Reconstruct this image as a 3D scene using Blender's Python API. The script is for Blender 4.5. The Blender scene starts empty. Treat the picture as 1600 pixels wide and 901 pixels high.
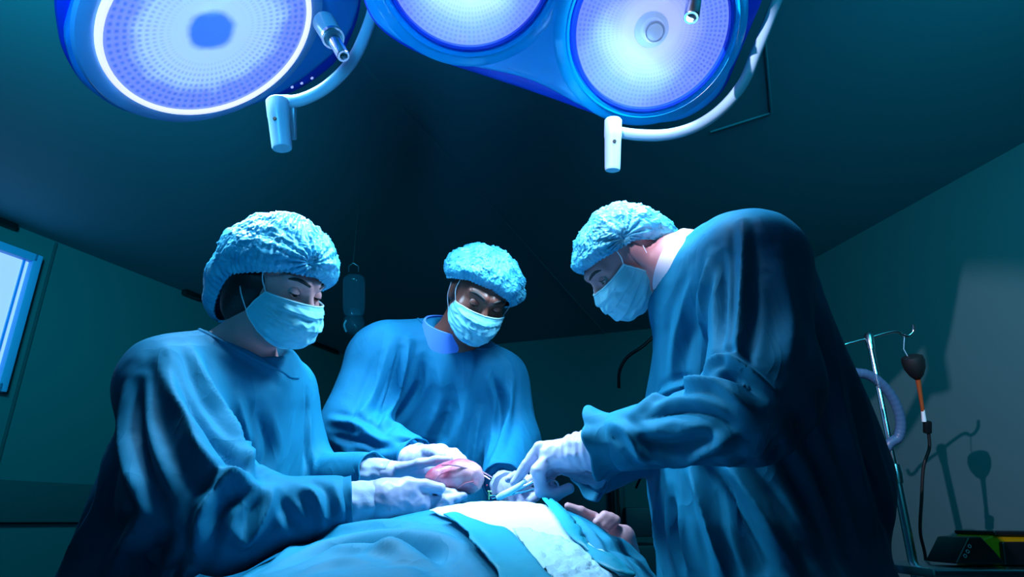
import bpy, math, random
import numpy as np
from mathutils import Vector, Matrix
from mathutils.bvhtree import BVHTree

# ------------------------------------------------------------------ camera
SC = bpy.context.scene
F = 1000.0; PITCH = math.radians(20); CZ = 1.05
CP, SP = math.cos(PITCH), math.sin(PITCH)
cam = bpy.data.cameras.new('camera'); cam.sensor_width = 36; cam.lens = 22.5; cam.clip_start = .02
co = bpy.data.objects.new('camera', cam); SC.collection.objects.link(co)
co.location = (0, 0, CZ); co.rotation_euler = (math.radians(90) + PITCH, 0, 0)
SC.camera = co

def ray(x, y):
    xc = (x - 800) / F; yc = (450.5 - y) / F
    return np.array([xc, CP - yc * SP, SP + yc * CP])
def P(x, y, d):                      # image position + distance -> point in the room
    return ray(x, y) * d + np.array([0, 0, CZ])
RC = np.array([1., 0, 0]); UC = np.array([0, -SP, CP]); TC = np.array([0, -CP, -SP])
def CV(v): return RC * v[0] + UC * v[1] + TC * v[2]

# ------------------------------------------------------------------ exposure, world, lights
SC.view_settings.view_transform = 'Standard'; SC.view_settings.look = 'None'
SC.view_settings.exposure = 0.0; SC.view_settings.gamma = 1.0
SC.view_settings.use_curve_mapping = False
W = bpy.data.worlds.new('world'); SC.world = W; W.use_nodes = True
W.node_tree.nodes['Background'].inputs[0].default_value = (.02, .34, .44, 1)
W.node_tree.nodes['Background'].inputs[1].default_value = .085

def light(kind, name, loc, target, energy, color, size=.1, spread=None, angle=None, blend=.3, shape='DISK'):
    l = bpy.data.lights.new(name, kind); l.energy = energy; l.color = color
    if kind == 'AREA':
        l.shape = shape; l.size = size
        if spread: l.spread = math.radians(spread)
    elif kind == 'SPOT':
        l.shadow_soft_size = size; l.spot_size = math.radians(angle); l.spot_blend = blend
    else: l.shadow_soft_size = size
    o = bpy.data.objects.new(name, l); SC.collection.objects.link(o); o.location = Vector(loc)
    if target is not None:
        o.rotation_euler = (Vector(target) - Vector(loc)).to_track_quat('-Z', 'Y').to_euler()
    return o
FIELD = P(760, 790, 1.15)
BEAM = (.42, .72, 1.0)
N1 = np.array([.585, .04, -.81]); N1 /= np.linalg.norm(N1)
N2 = np.array([.08, -.60, -.79]); N2 /= np.linalg.norm(N2)
C1 = P(333, 50, 1.5); C2B = P(1019, 47, 1.5)
def onplane(x, y, c, n):
    r = ray(x, y); o = np.array([0, 0, CZ]); return o + r * (((c - o) @ n) / (r @ n))
C2A = onplane(732, -66, C2B, N2); C2C = onplane(900, -250, C2B, N2)
light('AREA', 'surgical_beam', C1 + N1 * .05, FIELD + np.array([-.05, .0, 0]), 6.5, BEAM, .30, 64)
light('AREA', 'surgical_beam', C2B + N2 * .06, FIELD + np.array([-.12, .16, 0]), 7.0, BEAM, .24, 84)
light('AREA', 'surgical_beam', C2A + N2 * .06, FIELD + np.array([-.12, .1, .1]), 7.5, BEAM, .24, 84)
# unseen spot added above the camera for the lit patch on the right wall
light('SPOT', 'wall_patch_spot', (-.5, 0, 2.2), (2.08, 3.25, 1.32), 300, (.74, .62, .84), .010, angle=29, blend=.35)
light('AREA', 'background_fill', (-1.3, .7, 2.62), (-2.6, 4.2, 2.05), 30, (.02, .55, .72), .6, 85)  # added fill lamps out of view, to brighten walls, ceiling and lamp housings
light('AREA', 'background_fill', (1.3, .5, 2.62), (2.2, 3.6, 1.9), 16, (.02, .52, .66), .6, 85)
light('AREA', 'background_fill', (-.6, -.5, 1.9), (-1.2, 1.7, 2.72), 15, (.04, .42, .90), .5, 85)
light('AREA', 'background_fill', (1.0, -.5, 1.9), (1.6, 1.8, 2.72), 8, (.03, .46, .80), .5, 85)

# ------------------------------------------------------------------ helpers
rng = np.random.default_rng(7)
def link(o): SC.collection.objects.link(o); return o
def empty(name, loc, label, cat, group=None):
    o = link(bpy.data.objects.new(name, None)); o.location = Vector(loc); o.empty_display_size = .05
    o['label'] = label; o['category'] = cat
    if group: o['group'] = group
    return o
def tag(o, label, cat, group=None, kind=None):
    if label: o['label'] = label
    if cat: o['category'] = cat
    if group: o['group'] = group
    if kind: o['kind'] = kind
    return o
def struct(o, label=None):
    o['kind'] = 'structure'
    if label: o['label'] = label
    return o
def setparent(o, p):
    if p is not None:
        o.parent = p; o.matrix_parent_inverse = Matrix.Identity(4)
def wloc(p):
    v = Vector((0, 0, 0))
    while p is not None: v += Vector(p.location); p = p.parent
    return np.array(v)
def mesh(name, V, Fc, mat, parent=None, smooth=True, origin=None):
    V = np.asarray(V, float)
    if origin is None: origin = wloc(parent) if parent is not None else V.mean(0)
    me = bpy.data.meshes.new(name)
    if isinstance(Fc, np.ndarray):
        n = len(Fc); k = Fc.shape[1]
        me.vertices.add(len(V)); me.vertices.foreach_set('co', (V - origin).astype(np.float32).ravel())
        me.loops.add(n * k); me.loops.foreach_set('vertex_index', Fc.astype(np.int32).ravel())
        me.polygons.add(n); me.polygons.foreach_set('loop_start', np.arange(0, n * k, k, dtype=np.int32))
        me.polygons.foreach_set('loop_total', np.full(n, k, dtype=np.int32))
        me.update(calc_edges=True); me.validate()
    else:
        me.from_pydata([tuple(v - origin) for v in V], [], [tuple(f) for f in Fc]); me.update()
    if smooth: me.polygons.foreach_set('use_smooth', [True] * len(me.polygons))
    if isinstance(mat, (list, tuple)):
        for m in mat: me.materials.append(m)
    else: me.materials.append(mat)
    o = link(bpy.data.objects.new(name, me))
    o.location = Vector(origin) - Vector(wloc(parent) if parent is not None else (0, 0, 0))
    setparent(o, parent)
    return o
class MB:                             # collects shapes into one mesh
    def __init__(s): s.V = []; s.F = []
    def add(s, V, Fc):
        b = len(s.V); s.V += [np.asarray(v, float) for v in V]; s.F += [tuple(int(i) + b for i in f) for f in Fc]; return s
    def box(s, c, size, R=None, bev=0):
        R = np.eye(3) if R is None else np.asarray(R); h = np.array(size) / 2; b = min(bev, min(h) * .9)
        vs = []; idx = {}
        if b <= 0:
            for i in (-1, 1):
                for j in (-1, 1):
                    for k in (-1, 1): vs.append(np.array(c) + R @ (h * (i, j, k)))
            return s.add(vs, [(0,1,3,2),(4,6,7,5),(0,4,5,1),(2,3,7,6),(0,2,6,4),(1,5,7,3)])
        import bmesh
        bm = bmesh.new(); bmesh.ops.create_cube(bm, size=1)
        for v in bm.verts: v.co = Vector((v.co.x*size[0], v.co.y*size[1], v.co.z*size[2]))
        bmesh.ops.bevel(bm, geom=bm.edges[:], offset=b, segments=2, affect='EDGES', profile=.6)
        bm.verts.ensure_lookup_table()
        V = [np.array(c) + R @ np.array(v.co) for v in bm.verts]; Fc = [[v.index for v in f.verts] for f in bm.faces]
        bm.free(); return s.add(V, Fc)
    def tube(s, pts, r, seg=16, cap=True, flat=None):
        pts = [np.asarray(p, float) for p in pts]; n = len(pts)
        rs = r if hasattr(r, '__len__') else [r] * n
        t0 = pts[1] - pts[0]; up = np.array([0, 0, 1.]) if abs(t0[2]) < .9 * np.linalg.norm(t0) else np.array([1., 0, 0])
        V = []; u = None
        for i in range(n):
            t = pts[min(i + 1, n - 1)] - pts[max(i - 1, 0)]; t /= np.linalg.norm(t) + 1e-12
            u = up - t * (up @ t) if u is None else u - t * (u @ t)
            u /= np.linalg.norm(u); w = np.cross(t, u)
            for k in range(seg):
                a = 2 * math.pi * k / seg; V.append(pts[i] + rs[i] * (math.cos(a) * u + (flat or 1) * math.sin(a) * w))
        Fc = [(i*seg+k, i*seg+(k+1)%seg, (i+1)*seg+(k+1)%seg, (i+1)*seg+k) for i in range(n-1) for k in range(seg)]
        if cap: Fc += [tuple(range(seg))[::-1], tuple((n-1)*seg+k for k in range(seg))]
        return s.add(V, Fc)
    def lathe(s, prof, c, ax, seg=48, close=False):   # prof: (radius, distance along ax)
        c = np.asarray(c, float); ax = np.asarray(ax, float); ax = ax / np.linalg.norm(ax)
        a = np.array([1., 0, 0]) if abs(ax[0]) < .8 else np.array([0, 1., 0])
        u = np.cross(ax, a); u /= np.linalg.norm(u); w = np.cross(ax, u); V = []
        for r, h in prof:
            for k in range(seg):
                t = 2 * math.pi * k / seg; V.append(c + ax * h + max(r, 1e-5) * (math.cos(t) * u + math.sin(t) * w))
        n = len(prof); rg = range(n if close else n - 1)
        Fc = [(i*seg+k, i*seg+(k+1)%seg, ((i+1)%n)*seg+(k+1)%seg, ((i+1)%n)*seg+k) for i in rg for k in range(seg)]
        return s.add(V, Fc)
    def grid(s, G):                   # G: n x m x 3
        n, m = G.shape[:2]
        return s.add(G.reshape(-1, 3), [(i*m+j, i*m+j+1, (i+1)*m+j+1, (i+1)*m+j) for i in range(n-1) for j in range(m-1)])
    def build(s, name, mat, parent=None, smooth=True, origin=None, fixn=True):
        o = mesh(name, s.V, s.F, mat, parent, smooth, origin)
        if fixn:
            import bmesh
            bm = bmesh.new(); bm.from_mesh(o.data); bmesh.ops.recalc_face_normals(bm, faces=bm.faces); bm.to_mesh(o.data); bm.free()
        if smooth: o.data.set_sharp_from_angle(angle=math.radians(42))
        return o
def spline(pts, n):                   # smooth curve through points
    pts = np.asarray(pts, float); m = len(pts)
    ext = np.vstack([2*pts[0]-pts[1], pts, 2*pts[-1]-pts[-2]]); out = []
    for t in np.linspace(0, m - 1 - 1e-9, n):
        i = int(t); u = t - i; a, b, c, d = ext[i:i+4]
        out.append(.5*((2*b)+(-a+c)*u+(2*a-5*b+4*c-d)*u*u+(-a+3*b-3*c+d)*u**3))
    return np.array(out)
_perm = np.random.default_rng(3).permutation(256); _perm = np.concatenate([_perm, _perm, _perm])
_gr = np.random.default_rng(4).normal(size=(256, 3)); _gr /= np.linalg.norm(_gr, axis=1)[:, None]
def noise(Q):
    Q = np.asarray(Q, float); I = np.floor(Q).astype(int); f = Q - I; I &= 255
    u = f*f*f*(f*(f*6-15)+10); r = 0
    for dx in (0, 1):
        for dy in (0, 1):
            for dz in (0, 1):
                h = _perm[_perm[_perm[(I[:,0]+dx)&255]+((I[:,1]+dy)&255)]+((I[:,2]+dz)&255)]
                g = (_gr[h] * (f - (dx, dy, dz))).sum(1)
                w = (u[:,0] if dx else 1-u[:,0])*(u[:,1] if dy else 1-u[:,1])*(u[:,2] if dz else 1-u[:,2])
                r = r + w * g
    return r
# signed-distance shapes --------------------------------------------------
def sd_cone(p, a, b, ra, rb, side=None, ratio=1.):
    ba = b - a; L2 = ba @ ba
    if side is not None:
        s = side - ba * (side @ ba) / L2; s = s / np.linalg.norm(s)
        q = (p - a); p = p - np.outer((q @ s) * (1 - 1 / ratio), s)
    q = p - a; t = np.clip(q @ ba / L2, 0, 1)
    return np.linalg.norm(q - t[:, None] * ba, axis=1) - (ra + (rb - ra) * t)
def sd_ell(p, c, r, R=None):
    q = p - c
    if R is not None: q = q @ R
    k0 = np.linalg.norm(q / r, axis=1); k1 = np.linalg.norm(q / (np.asarray(r) ** 2), axis=1)
    return k0 * (k0 - 1) / np.maximum(k1, 1e-9)
def smin(a, b, k):
    h = np.maximum(k - np.abs(a - b), 0) / k
    return np.minimum(a, b) - h * h * k * .25
def smax(a, b, k): return -smin(-a, -b, k)
def axis_pts(lo, hi, h, fine=None, hf=None):
    if fine is None: return np.arange(lo, hi + h, h)
    f0, f1 = max(lo, fine[0]), min(hi, fine[1])
    a = np.linspace(lo, f0, max(2, int((f0 - lo) / h) + 1)) if f0 > lo + h else np.array([f0])
    b = np.linspace(f0, f1, int((f1 - f0) / hf) + 1); c = np.linspace(f1, hi, max(2, int((hi - f1) / h) + 1)) if hi > f1 + h else np.array([f1])
    return np.unique(np.round(np.concatenate([a, b, c]), 6))
def nets(fn, xs, ys, zs, B=12):       # mesh of fn = 0 on a rectilinear grid
    nx, ny, nz = len(xs), len(ys), len(zs); G = np.ones((nx, ny, nz), np.float32)
    bl = [(i, j, k) for i in range(0, nx, B) for j in range(0, ny, B) for k in range(0, nz, B)]
    ce = []; ra = []
    for i, j, k in bl:
        x0, x1 = xs[i], xs[min(i+B, nx-1)]; y0, y1 = ys[j], ys[min(j+B, ny-1)]; z0, z1 = zs[k], zs[min(k+B, nz-1)]
        ce.append(((x0+x1)/2, (y0+y1)/2, (z0+z1)/2)); ra.append(math.dist((x0,y0,z0),(x1,y1,z1))/2)
    dc = fn(np.array(ce)); act = []
    for (i, j, k), d, r in zip(bl, dc, ra):
        if abs(d) > r * 1.5 + .03: G[i:i+B, j:j+B, k:k+B] = 1 if d > 0 else -1
        else: act.append((i, j, k))
    for g in range(0, len(act), 48):
        pts = []; sh = []
        for i, j, k in act[g:g+48]:
            X, Y, Z = np.meshgrid(xs[i:i+B], ys[j:j+B], zs[k:k+B], indexing='ij')
            pts.append(np.stack([X.ravel(), Y.ravel(), Z.ravel()], 1)); sh.append(X.shape)
        v = fn(np.vstack(pts)); o = 0
        for (i, j, k), s in zip(act[g:g+48], sh):
            n = s[0]*s[1]*s[2]; G[i:i+B, j:j+B, k:k+B] = v[o:o+n].reshape(s); o += n
    S = G < 0
    c = np.zeros((nx-1, ny-1, nz-1), np.uint8)
    sl = lambda o, n: slice(o, n-1+o)
    for dx in (0,1):
        for dy in (0,1):
            for dz in (0,1): c += S[sl(dx,nx), sl(dy,ny), sl(dz,nz)]
    I, J, K = np.nonzero((c > 0) & (c < 8)); idx = np.full(c.shape, -1, np.int32); idx[I, J, K] = np.arange(len(I))
    acc = np.zeros((len(I), 3)); cnt = np.zeros(len(I))
    cor = [(a, b, d) for a in (0,1) for b in (0,1) for d in (0,1)]
    for p in cor:
        for ax in range(3):
            if p[ax]: continue
            q = list(p); q[ax] = 1
            g0 = G[I+p[0], J+p[1], K+p[2]]; g1 = G[I+q[0], J+q[1], K+q[2]]; m = (g0 < 0) != (g1 < 0)
            t = np.where(m, g0 / np.where(m, g0 - g1, 1), 0)
            a0 = np.stack([xs[I+p[0]], ys[J+p[1]], zs[K+p[2]]], 1); a1 = np.stack([xs[I+q[0]], ys[J+q[1]], zs[K+q[2]]], 1)
            acc += np.where(m[:, None], a0 + (a1 - a0) * t[:, None], 0); cnt += m
    V = acc / cnt[:, None]; Q = []
    for ax in range(3):
        o1, o2 = [(1,2),(2,0),(0,1)][ax]
        a = [slice(None)]*3; b = [slice(None)]*3; a[ax] = slice(0, -1); b[ax] = slice(1, None)
        s0, s1 = S[tuple(a)], S[tuple(b)]; i, j, k = np.nonzero(s0 != s1); e = np.stack([i, j, k], 1)
        ok = (e[:, o1] > 0) & (e[:, o2] > 0) & (e[:, o1] < idx.shape[o1]) & (e[:, o2] < idx.shape[o2]); e = e[ok]
        fl = s0[e[:,0], e[:,1], e[:,2]]
        def at(d1, d2):
            z = e.copy(); z[:, o1] -= d1; z[:, o2] -= d2; return idx[z[:,0], z[:,1], z[:,2]]
        q = np.stack([at(1,1), at(0,1), at(0,0), at(1,0)], 1); q[~fl] = q[~fl][:, ::-1]; Q.append(q[(q >= 0).all(1)])
    return V, np.vstack(Q)
def normals(V, Q):
    n = np.cross(V[Q[:,2]] - V[Q[:,0]], V[Q[:,3]] - V[Q[:,1]]); N = np.zeros_like(V)
    for k in range(4): np.add.at(N, Q[:, k], n)
    return N / (np.linalg.norm(N, axis=1)[:, None] + 1e-12)
def smooth(V, Q, it=2, lam=.5):
    E = np.unique(np.sort(np.vstack([Q[:, [k, (k+1) % 4]] for k in range(4)]), 1), axis=0)
    for _ in range(it):
        A = np.zeros_like(V); c = np.zeros(len(V))
        np.add.at(A, E[:,0], V[E[:,1]]); np.add.at(A, E[:,1], V[E[:,0]]); np.add.at(c, E[:,0], 1); np.add.at(c, E[:,1], 1)
        V = V + lam * (A / np.maximum(c, 1)[:, None] - V)
    return V
def largest(V, Q):                    # keep the one connected surface
    lab = np.arange(len(V))
    for _ in range(4000):
        m = lab[Q].min(1); new = lab.copy()
        for k in range(4): np.minimum.at(new, Q[:, k], m)
        new = new[new]; new = new[new]
        if (new == lab).all(): break
        lab = new
    u, c = np.unique(lab, return_counts=True); keep = lab == u[np.argmax(c)]; mp = np.cumsum(keep) - 1
    return V[keep], mp[Q[keep[Q[:, 0]]]]
O3 = Vector((0, 0, CZ))
def hit(bvh, x, y):
    r = ray(x, y); h = bvh.ray_cast(O3, Vector(r).normalized()); return None if h[0] is None else np.array(h[0])
def folds(V, Q, lines):               # raise / sink soft cloth folds along lines lying on the cloth
    bvh = BVHTree.FromPolygons([tuple(v) for v in V], [tuple(q) for q in Q.tolist()])
    N = normals(V, Q); D = np.zeros(len(V))
    for ln in lines:
        px, w, amp = ln[0], ln[1], ln[2]; sp = spline(px, max(6, 6 * len(px)))
        H = [h for h in (hit(bvh, *q) for q in sp) if h is not None]
        if len(H) < 3: continue
        H = np.array(H); m = ((V > H.min(0) - 4*w) & (V < H.max(0) + 4*w)).all(1); ii = np.nonzero(m)[0]
        if not len(ii): continue
        X = V[ii]; best = np.full(len(ii), 9.); tt = np.zeros(len(ii)); n = len(H) - 1
        for k in range(n):
            a, b = H[k], H[k+1]; ba = b - a; l2 = ba @ ba
            if l2 > .01 or l2 < 1e-10: continue
            t = np.clip((X - a) @ ba / l2, 0, 1); d = np.linalg.norm(X - a - t[:, None] * ba, axis=1)
            u = d < best; best[u] = d[u]; tt[u] = (k + t[u]) / n
        tp = np.sin(np.pi * np.clip(tt, .02, .98)) ** .6
        x = best / w; D[ii] += amp * tp * (np.exp(-np.abs(x) ** 1.15) - .40 * np.exp(-((x - 2.0) / .9) ** 2))
    return V + N * D[:, None]

# ------------------------------------------------------------------ materials
def mat(name, col, rough=.6, metal=0, bump=0, bscale=200, emit=None, estr=0, spec=.5, sheen=0, alpha=1, coat=0, bdist=.002, mottled=None, mscale=8):
    m = bpy.data.materials.new(name); m.use_nodes = True; nt = m.node_tree; b = nt.nodes['Principled BSDF']
    b.inputs['Base Color'].default_value = (*col, 1); b.inputs['Roughness'].default_value = rough; b.inputs['Metallic'].default_value = metal
    b.inputs['Specular IOR Level'].default_value = spec; b.inputs['Sheen Weight'].default_value = sheen; b.inputs['Coat Weight'].default_value = coat
    b.inputs['Alpha'].default_value = alpha
    if emit: b.inputs['Emission Color'].default_value = (*emit, 1); b.inputs['Emission Strength'].default_value = estr
    tc = nt.nodes.new('ShaderNodeTexCoord')
    if bump:
        n = nt.nodes.new('ShaderNodeTexNoise'); n.inputs['Scale'].default_value = bscale; n.inputs['Detail'].default_value = 4
        nt.links.new(tc.outputs['Object'], n.inputs['Vector'])
        bp = nt.nodes.new('ShaderNodeBump'); bp.inputs['Strength'].default_value = bump; bp.inputs['Distance'].default_value = bdist
        nt.links.new(n.outputs['Fac'], bp.inputs['Height']); nt.links.new(bp.outputs['Normal'], b.inputs['Normal'])
    if mottled:
        n = nt.nodes.new('ShaderNodeTexNoise'); n.inputs['Scale'].default_value = mscale; n.inputs['Detail'].default_value = 5
        nt.links.new(tc.outputs['Object'], n.inputs['Vector'])
        r = nt.nodes.new('ShaderNodeValToRGB'); r.color_ramp.elements[0].position = .35; r.color_ramp.elements[1].position = .65
        r.color_ramp.elements[0].color = (*col, 1); r.color_ramp.elements[1].color = (*mottled, 1)
        nt.links.new(n.outputs['Fac'], r.inputs['Fac']); nt.links.new(r.outputs['Color'], b.inputs['Base Color'])
    return m
def cloth(name, col, rough, spec, amt, st=(1., 1., .42)):   # woven cloth with soft creases running downwards
    m = mat(name, col, rough, spec=spec); nt = m.node_tree; lk = nt.links.new; b = nt.nodes['Principled BSDF']
    tc = nt.nodes.new('ShaderNodeTexCoord'); mp = nt.nodes.new('ShaderNodeMapping'); mp.inputs['Scale'].default_value = st; mp.inputs['Rotation'].default_value = (.25, .35, .2); lk(tc.outputs['Object'], mp.inputs['Vector'])
    tot = None
    for sc, w, dis in ((7.5, 1.0, .9), (17, .35, 1.4), (45, .06, .8)):
        n = nt.nodes.new('ShaderNodeTexNoise'); n.inputs['Scale'].default_value = sc; n.inputs['Detail'].default_value = 1.2; n.inputs['Distortion'].default_value = dis; lk(mp.outputs[0], n.inputs['Vector'])
        a = nt.nodes.new('ShaderNodeMath'); a.operation = 'SUBTRACT'; lk(n.outputs['Fac'], a.inputs[0]); a.inputs[1].default_value = .5
        c = nt.nodes.new('ShaderNodeMath'); c.operation = 'ABSOLUTE'; lk(a.outputs[0], c.inputs[0])
        p = nt.nodes.new('ShaderNodeMath'); p.operation = 'POWER'; lk(c.outputs[0], p.inputs[0]); p.inputs[1].default_value = .75
        d = nt.nodes.new('ShaderNodeMath'); d.operation = 'MULTIPLY'; lk(p.outputs[0], d.inputs[0]); d.inputs[1].default_value = -w
        if tot is None: tot = d
        else:
            e = nt.nodes.new('ShaderNodeMath'); e.operation = 'ADD'; lk(tot.outputs[0], e.inputs[0]); lk(d.outputs[0], e.inputs[1]); tot = e
    bp = nt.nodes.new('ShaderNodeBump'); bp.inputs['Strength'].default_value = 1.0; bp.inputs['Distance'].default_value = .035 * amt
    lk(tot.outputs[0], bp.inputs['Height']); lk(bp.outputs['Normal'], b.inputs['Normal']); return m
M = dict(
    gown=cloth('gown_cloth', (.001, .18, .31), .72, .22, .16),
    gown2=cloth('gown_cloth_far', (.001, .16, .31), .75, .2, .16),
    collar=mat('scrub_collar', (.10, .30, .85), .7), collar_white=mat('undershirt', (.75, .75, .85), .7),
    cap=mat('cap_nonwoven', (.03, .38, .60), .42, bump=.5, bscale=220, spec=.7, bdist=.002, mottled=(.10, .56, .74), mscale=35),
    mask=mat('mask_nonwoven', (.22, .72, .82), .6, bump=.1, bscale=500), mask_edge=mat('mask_binding', (.45, .85, .92), .6),
    strap=mat('elastic', (.7, .8, .85), .6),
    glove=mat('latex', (.43, .42, .60), .38, bump=.15, bscale=120, bdist=.002), cuff=mat('knit_cuff', (.38, .46, .62), .8, bump=.15, bscale=300),
    skin_w=mat('skin_fair', (.72, .34, .33), .5, bump=.05, bscale=300, spec=.4), skin_m=mat('skin_dark', (.20, .065, .045), .38, bump=.08, bscale=250, spec=.5),
    skin_r=mat("skin_tan", (.40, .22, .23), .5, bump=.06, bscale=300, spec=.4), hair=mat('dark_hair', (.012, .010, .010), .5, bump=.5, bscale=150),
    skin_p=mat('skin_patient', (.60, .30, .32), .5, bump=.1, bscale=150),
    drape=cloth('drape_cloth', (.0, .21, .34), .65, .3, .14), drape_white=mat('drape_white', (.66, .84, .92), .6, bump=.3, bscale=90, bdist=.003),
    drape_cyan=mat('drape_cyan', (.0, .38, .52), .45, bump=.1, bscale=500), pad=mat('absorbent_pad', (.55, .86, .95), .55, bump=1, bscale=60, bdist=.006),
    shell=mat('lamp_enamel', (.03, .38, 1.0), .35, coat=.3), shell_dark=mat('lamp_shell_dark', (.003, .07, .80), .4), rim=mat('lamp_rim', (.0, .10, .9), .4),
    enamel=mat('white_enamel', (.26, .46, .58), .4, coat=.15), steel=mat('steel', (.75, .80, .85), .22, metal=1), chrome=mat('chrome', (.8, .85, .9), .12, metal=1),
    black=mat('black_plastic', (.006, .008, .010), .35), rubber=mat('black_rubber', (.01, .012, .014), .5), dark=mat('dark_teal_metal', (.01, .05, .07), .5),
    wall=mat('wall_paint', (.010, .14, .15), .55, bump=.03, bscale=20), ceil=mat('ceiling_paint', (.035, .24, .29), .75), band=mat('bumper_rail', (.006, .08, .09), .6),
    curtain=mat('wall_panel', (.07, .16, .18), .6), floor=mat('floor_vinyl', (.02, .12, .15), .4),
    organ=mat('organ_tissue', (.52, .05, .12), .25, bump=.5, bscale=60, bdist=.003, mottled=(.78, .42, .50), mscale=22, coat=.6),
    plastic=mat('clear_tube', (.35, .55, .70), .3, alpha=.7), amber=mat('amber_plastic', (.35, .07, .02), .4), yellow=mat('yellow_plastic', (.35, .22, .0), .4),
    red=mat('red_plastic', (.5, .02, .05), .4), green=mat('green_clip', (.45, .85, .35), .4), label=mat('pale_print', (.25, .35, .4), .5),
    sclera=mat('sclera', (.42, .42, .42), .25), white=mat('white_plastic', (.8, .85, .9), .4), darkeye=mat('lash', (.004, .003, .003), .5), scrub=mat('scrub_trousers', (.03, .12, .3), .8), shoe=mat('shoe', (.02, .03, .04), .5),
)

# ------------------------------------------------------------------ the room
def slab(name, pts, thick, m, label=None):          # a flat wall / floor polygon with thickness away from the room
    pts = np.array(pts, float); n = np.cross(pts[1]-pts[0], pts[2]-pts[0]); n /= np.linalg.norm(n)
    c = np.array([0., 1.5, 1.3])
    if n @ (c - pts[0]) > 0: n = -n
    k = len(pts); V = list(pts) + list(pts + n * thick)
    Fc = [tuple(range(k)), tuple(range(2*k-1, k-1, -1))] + [(i, (i+1)%k, k+(i+1)%k, k+i) for i in range(k)]
    b = MB(); b.add(V, Fc); return struct(b.build(name, m, smooth=False), label)
HC = 2.72
def ceil_at(x, y):                                   # where the view line meets the ceiling
    r = ray(x, y); return np.array([0, 0, CZ]) + r * ((HC - CZ) / r[2])
L0 = ceil_at(0, 343); L1 = ceil_at(525, 548); ld = (L1 - L0); ld /= np.linalg.norm(ld)
LA = L0 - ld * 5.0; LB = L1 + ld * .35
RD = np.array([ld[1], -ld[0], 0])                    # across the room, rightwards
RA = LB + RD * 3.6
WR0 = np.array([RA[0], RA[1], HC]); WR1 = np.array([2.55, 2.0, HC]); WR2 = np.array([2.9, -1.6, HC])
def down(p, z=0.): return np.array([p[0], p[1], z])
slab('floor', [down(LA), down(LB), down(WR0), down(WR1), down(WR2), (-3.5, -2.0, 0)], .1, M['floor'])
slab('ceiling', [LA, LB, WR0, WR1, WR2, (-3.5, -2.0, HC)], .1, M['ceil'])
slab('wall_left', [down(LA), down(LB), LB, LA], .1, M['wall'])
slab('wall_back', [down(LB), down(WR0), WR0, LB], .1, M['wall'])
slab('wall_right', [down(WR0), down(WR1), WR1, WR0], .1, M['curtain'])
slab('wall_side', [down(WR1), down(WR2), WR2, WR1], .1, M['wall'])
def on_wall_left(x, y):
    n = RD; r = ray(x, y); o = np.array([0, 0, CZ]); return o + r * (((L0 - o) @ n) / (r @ n))
RL = np.stack([ld, -RD, np.array([0, 0, 1.])], 1)
# dark bumper rail along the left wall
za, zb = on_wall_left(60, 753)[2], on_wall_left(60, 816)[2]
mid = (LA + LB) / 2; b = MB(); b.box((mid[0] + RD[0]*.03, mid[1] + RD[1]*.03, (za+zb)/2), (np.linalg.norm(LB-LA), .05, za-zb), RL, .012)
struct(b.build('trim_1', M['band']), 'dark bumper rail along the left wall')
# seam of the left wall panels
q = on_wall_left(68, 450); b = MB(); b.box((q[0]+RD[0]*.006, q[1]+RD[1]*.006, HC/2), (.012, .012, HC-.02), RL)
struct(b.build('trim_2', M['band']), 'vertical panel joint on the left wall')
b = MB(); c0 = ceil_at(0, 343); c1 = ceil_at(20, 352)
for (xa, ya), (xb, yb) in [((-30, 332), (20, 352)), ((285, 452), (306, 462)), ((470, 527), (522, 548))]:
    a_ = ceil_at(xa, ya); b_ = ceil_at(xb, yb); m_ = (a_ + b_) / 2 + RD * .03; m_[2] = HC - .02
    b = MB(); b.box(m_, (np.linalg.norm(a_ - b_), .05, .035), RL, .005); struct(b.build('trim_3', M['black']), 'short dark slot at the top of the left wall')
# ceiling seam running towards the far wall
s0 = ceil_at(560, 92); s1 = ceil_at(713, 258); s1 = s0 + ld * 6; s0 = s0 - ld * 2; mm = (s0 + s1) / 2
b = MB(); b.box((mm[0], mm[1], HC - .003), (np.linalg.norm(s1-s0), .02, .006), RL); struct(b.build('trim_4', M['ceil']), 'dark ceiling seam')
q0 = ceil_at(1195, 60); q1 = ceil_at(1205, 175); q2 = ceil_at(1110, 205)
b = MB(); b.tube([q0 - (0,0,.004), q1 - (0,0,.004), q2 - (0,0,.004)], .005, 8); struct(b.build('trim_5', M['ceil']), 'faint ceiling panel outline')
# lit window at the far left
wq = [on_wall_left(*p) for p in [(-60, 368), (50, 406), (-4, 606), (-120, 640)]]
top = np.mean([wq[0][2], wq[1][2]]); bot = wq[2][2]; tR = wq[1]
wl = .95; cc = tR - ld * wl / 2; cz = (top + bot) / 2; hh = (top - bot)
winf = mat('window_frame', (.10, .42, .75), .45); glow = mat('lit_window', (.5, .6, .8), .5, emit=(.30, .40, .86), estr=1.05)
wn = MB(); ww = .05
for dx, dz, sx, sz in ((0, hh/2, wl, ww), (0, -hh/2, wl, ww), (wl/2, 0, ww, hh+ww), (-wl/2, 0, ww, hh+ww)):
    wn.box(np.array([cc[0], cc[1], cz + dz]) + ld * dx + RD * .03, (sx, .06, sz), RL, .006)
wo = struct(wn.build('window_1', winf), 'bright lit window on the left wall')
b = MB(); b.box(np.array([cc[0], cc[1], cz]) + RD * .012, (wl - .02, .012, hh - .02), RL)
b.build('pane', glow, wo, smooth=False)
b = MB()
for s in (-1, 1): b.box(np.array([cc[0], cc[1], cz]) + ld * s * (wl/2 - .055) + RD * .024, (.012, .01, hh - .05), RL)
b.build('window_bead', M['shell'], wo, smooth=False)

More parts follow.
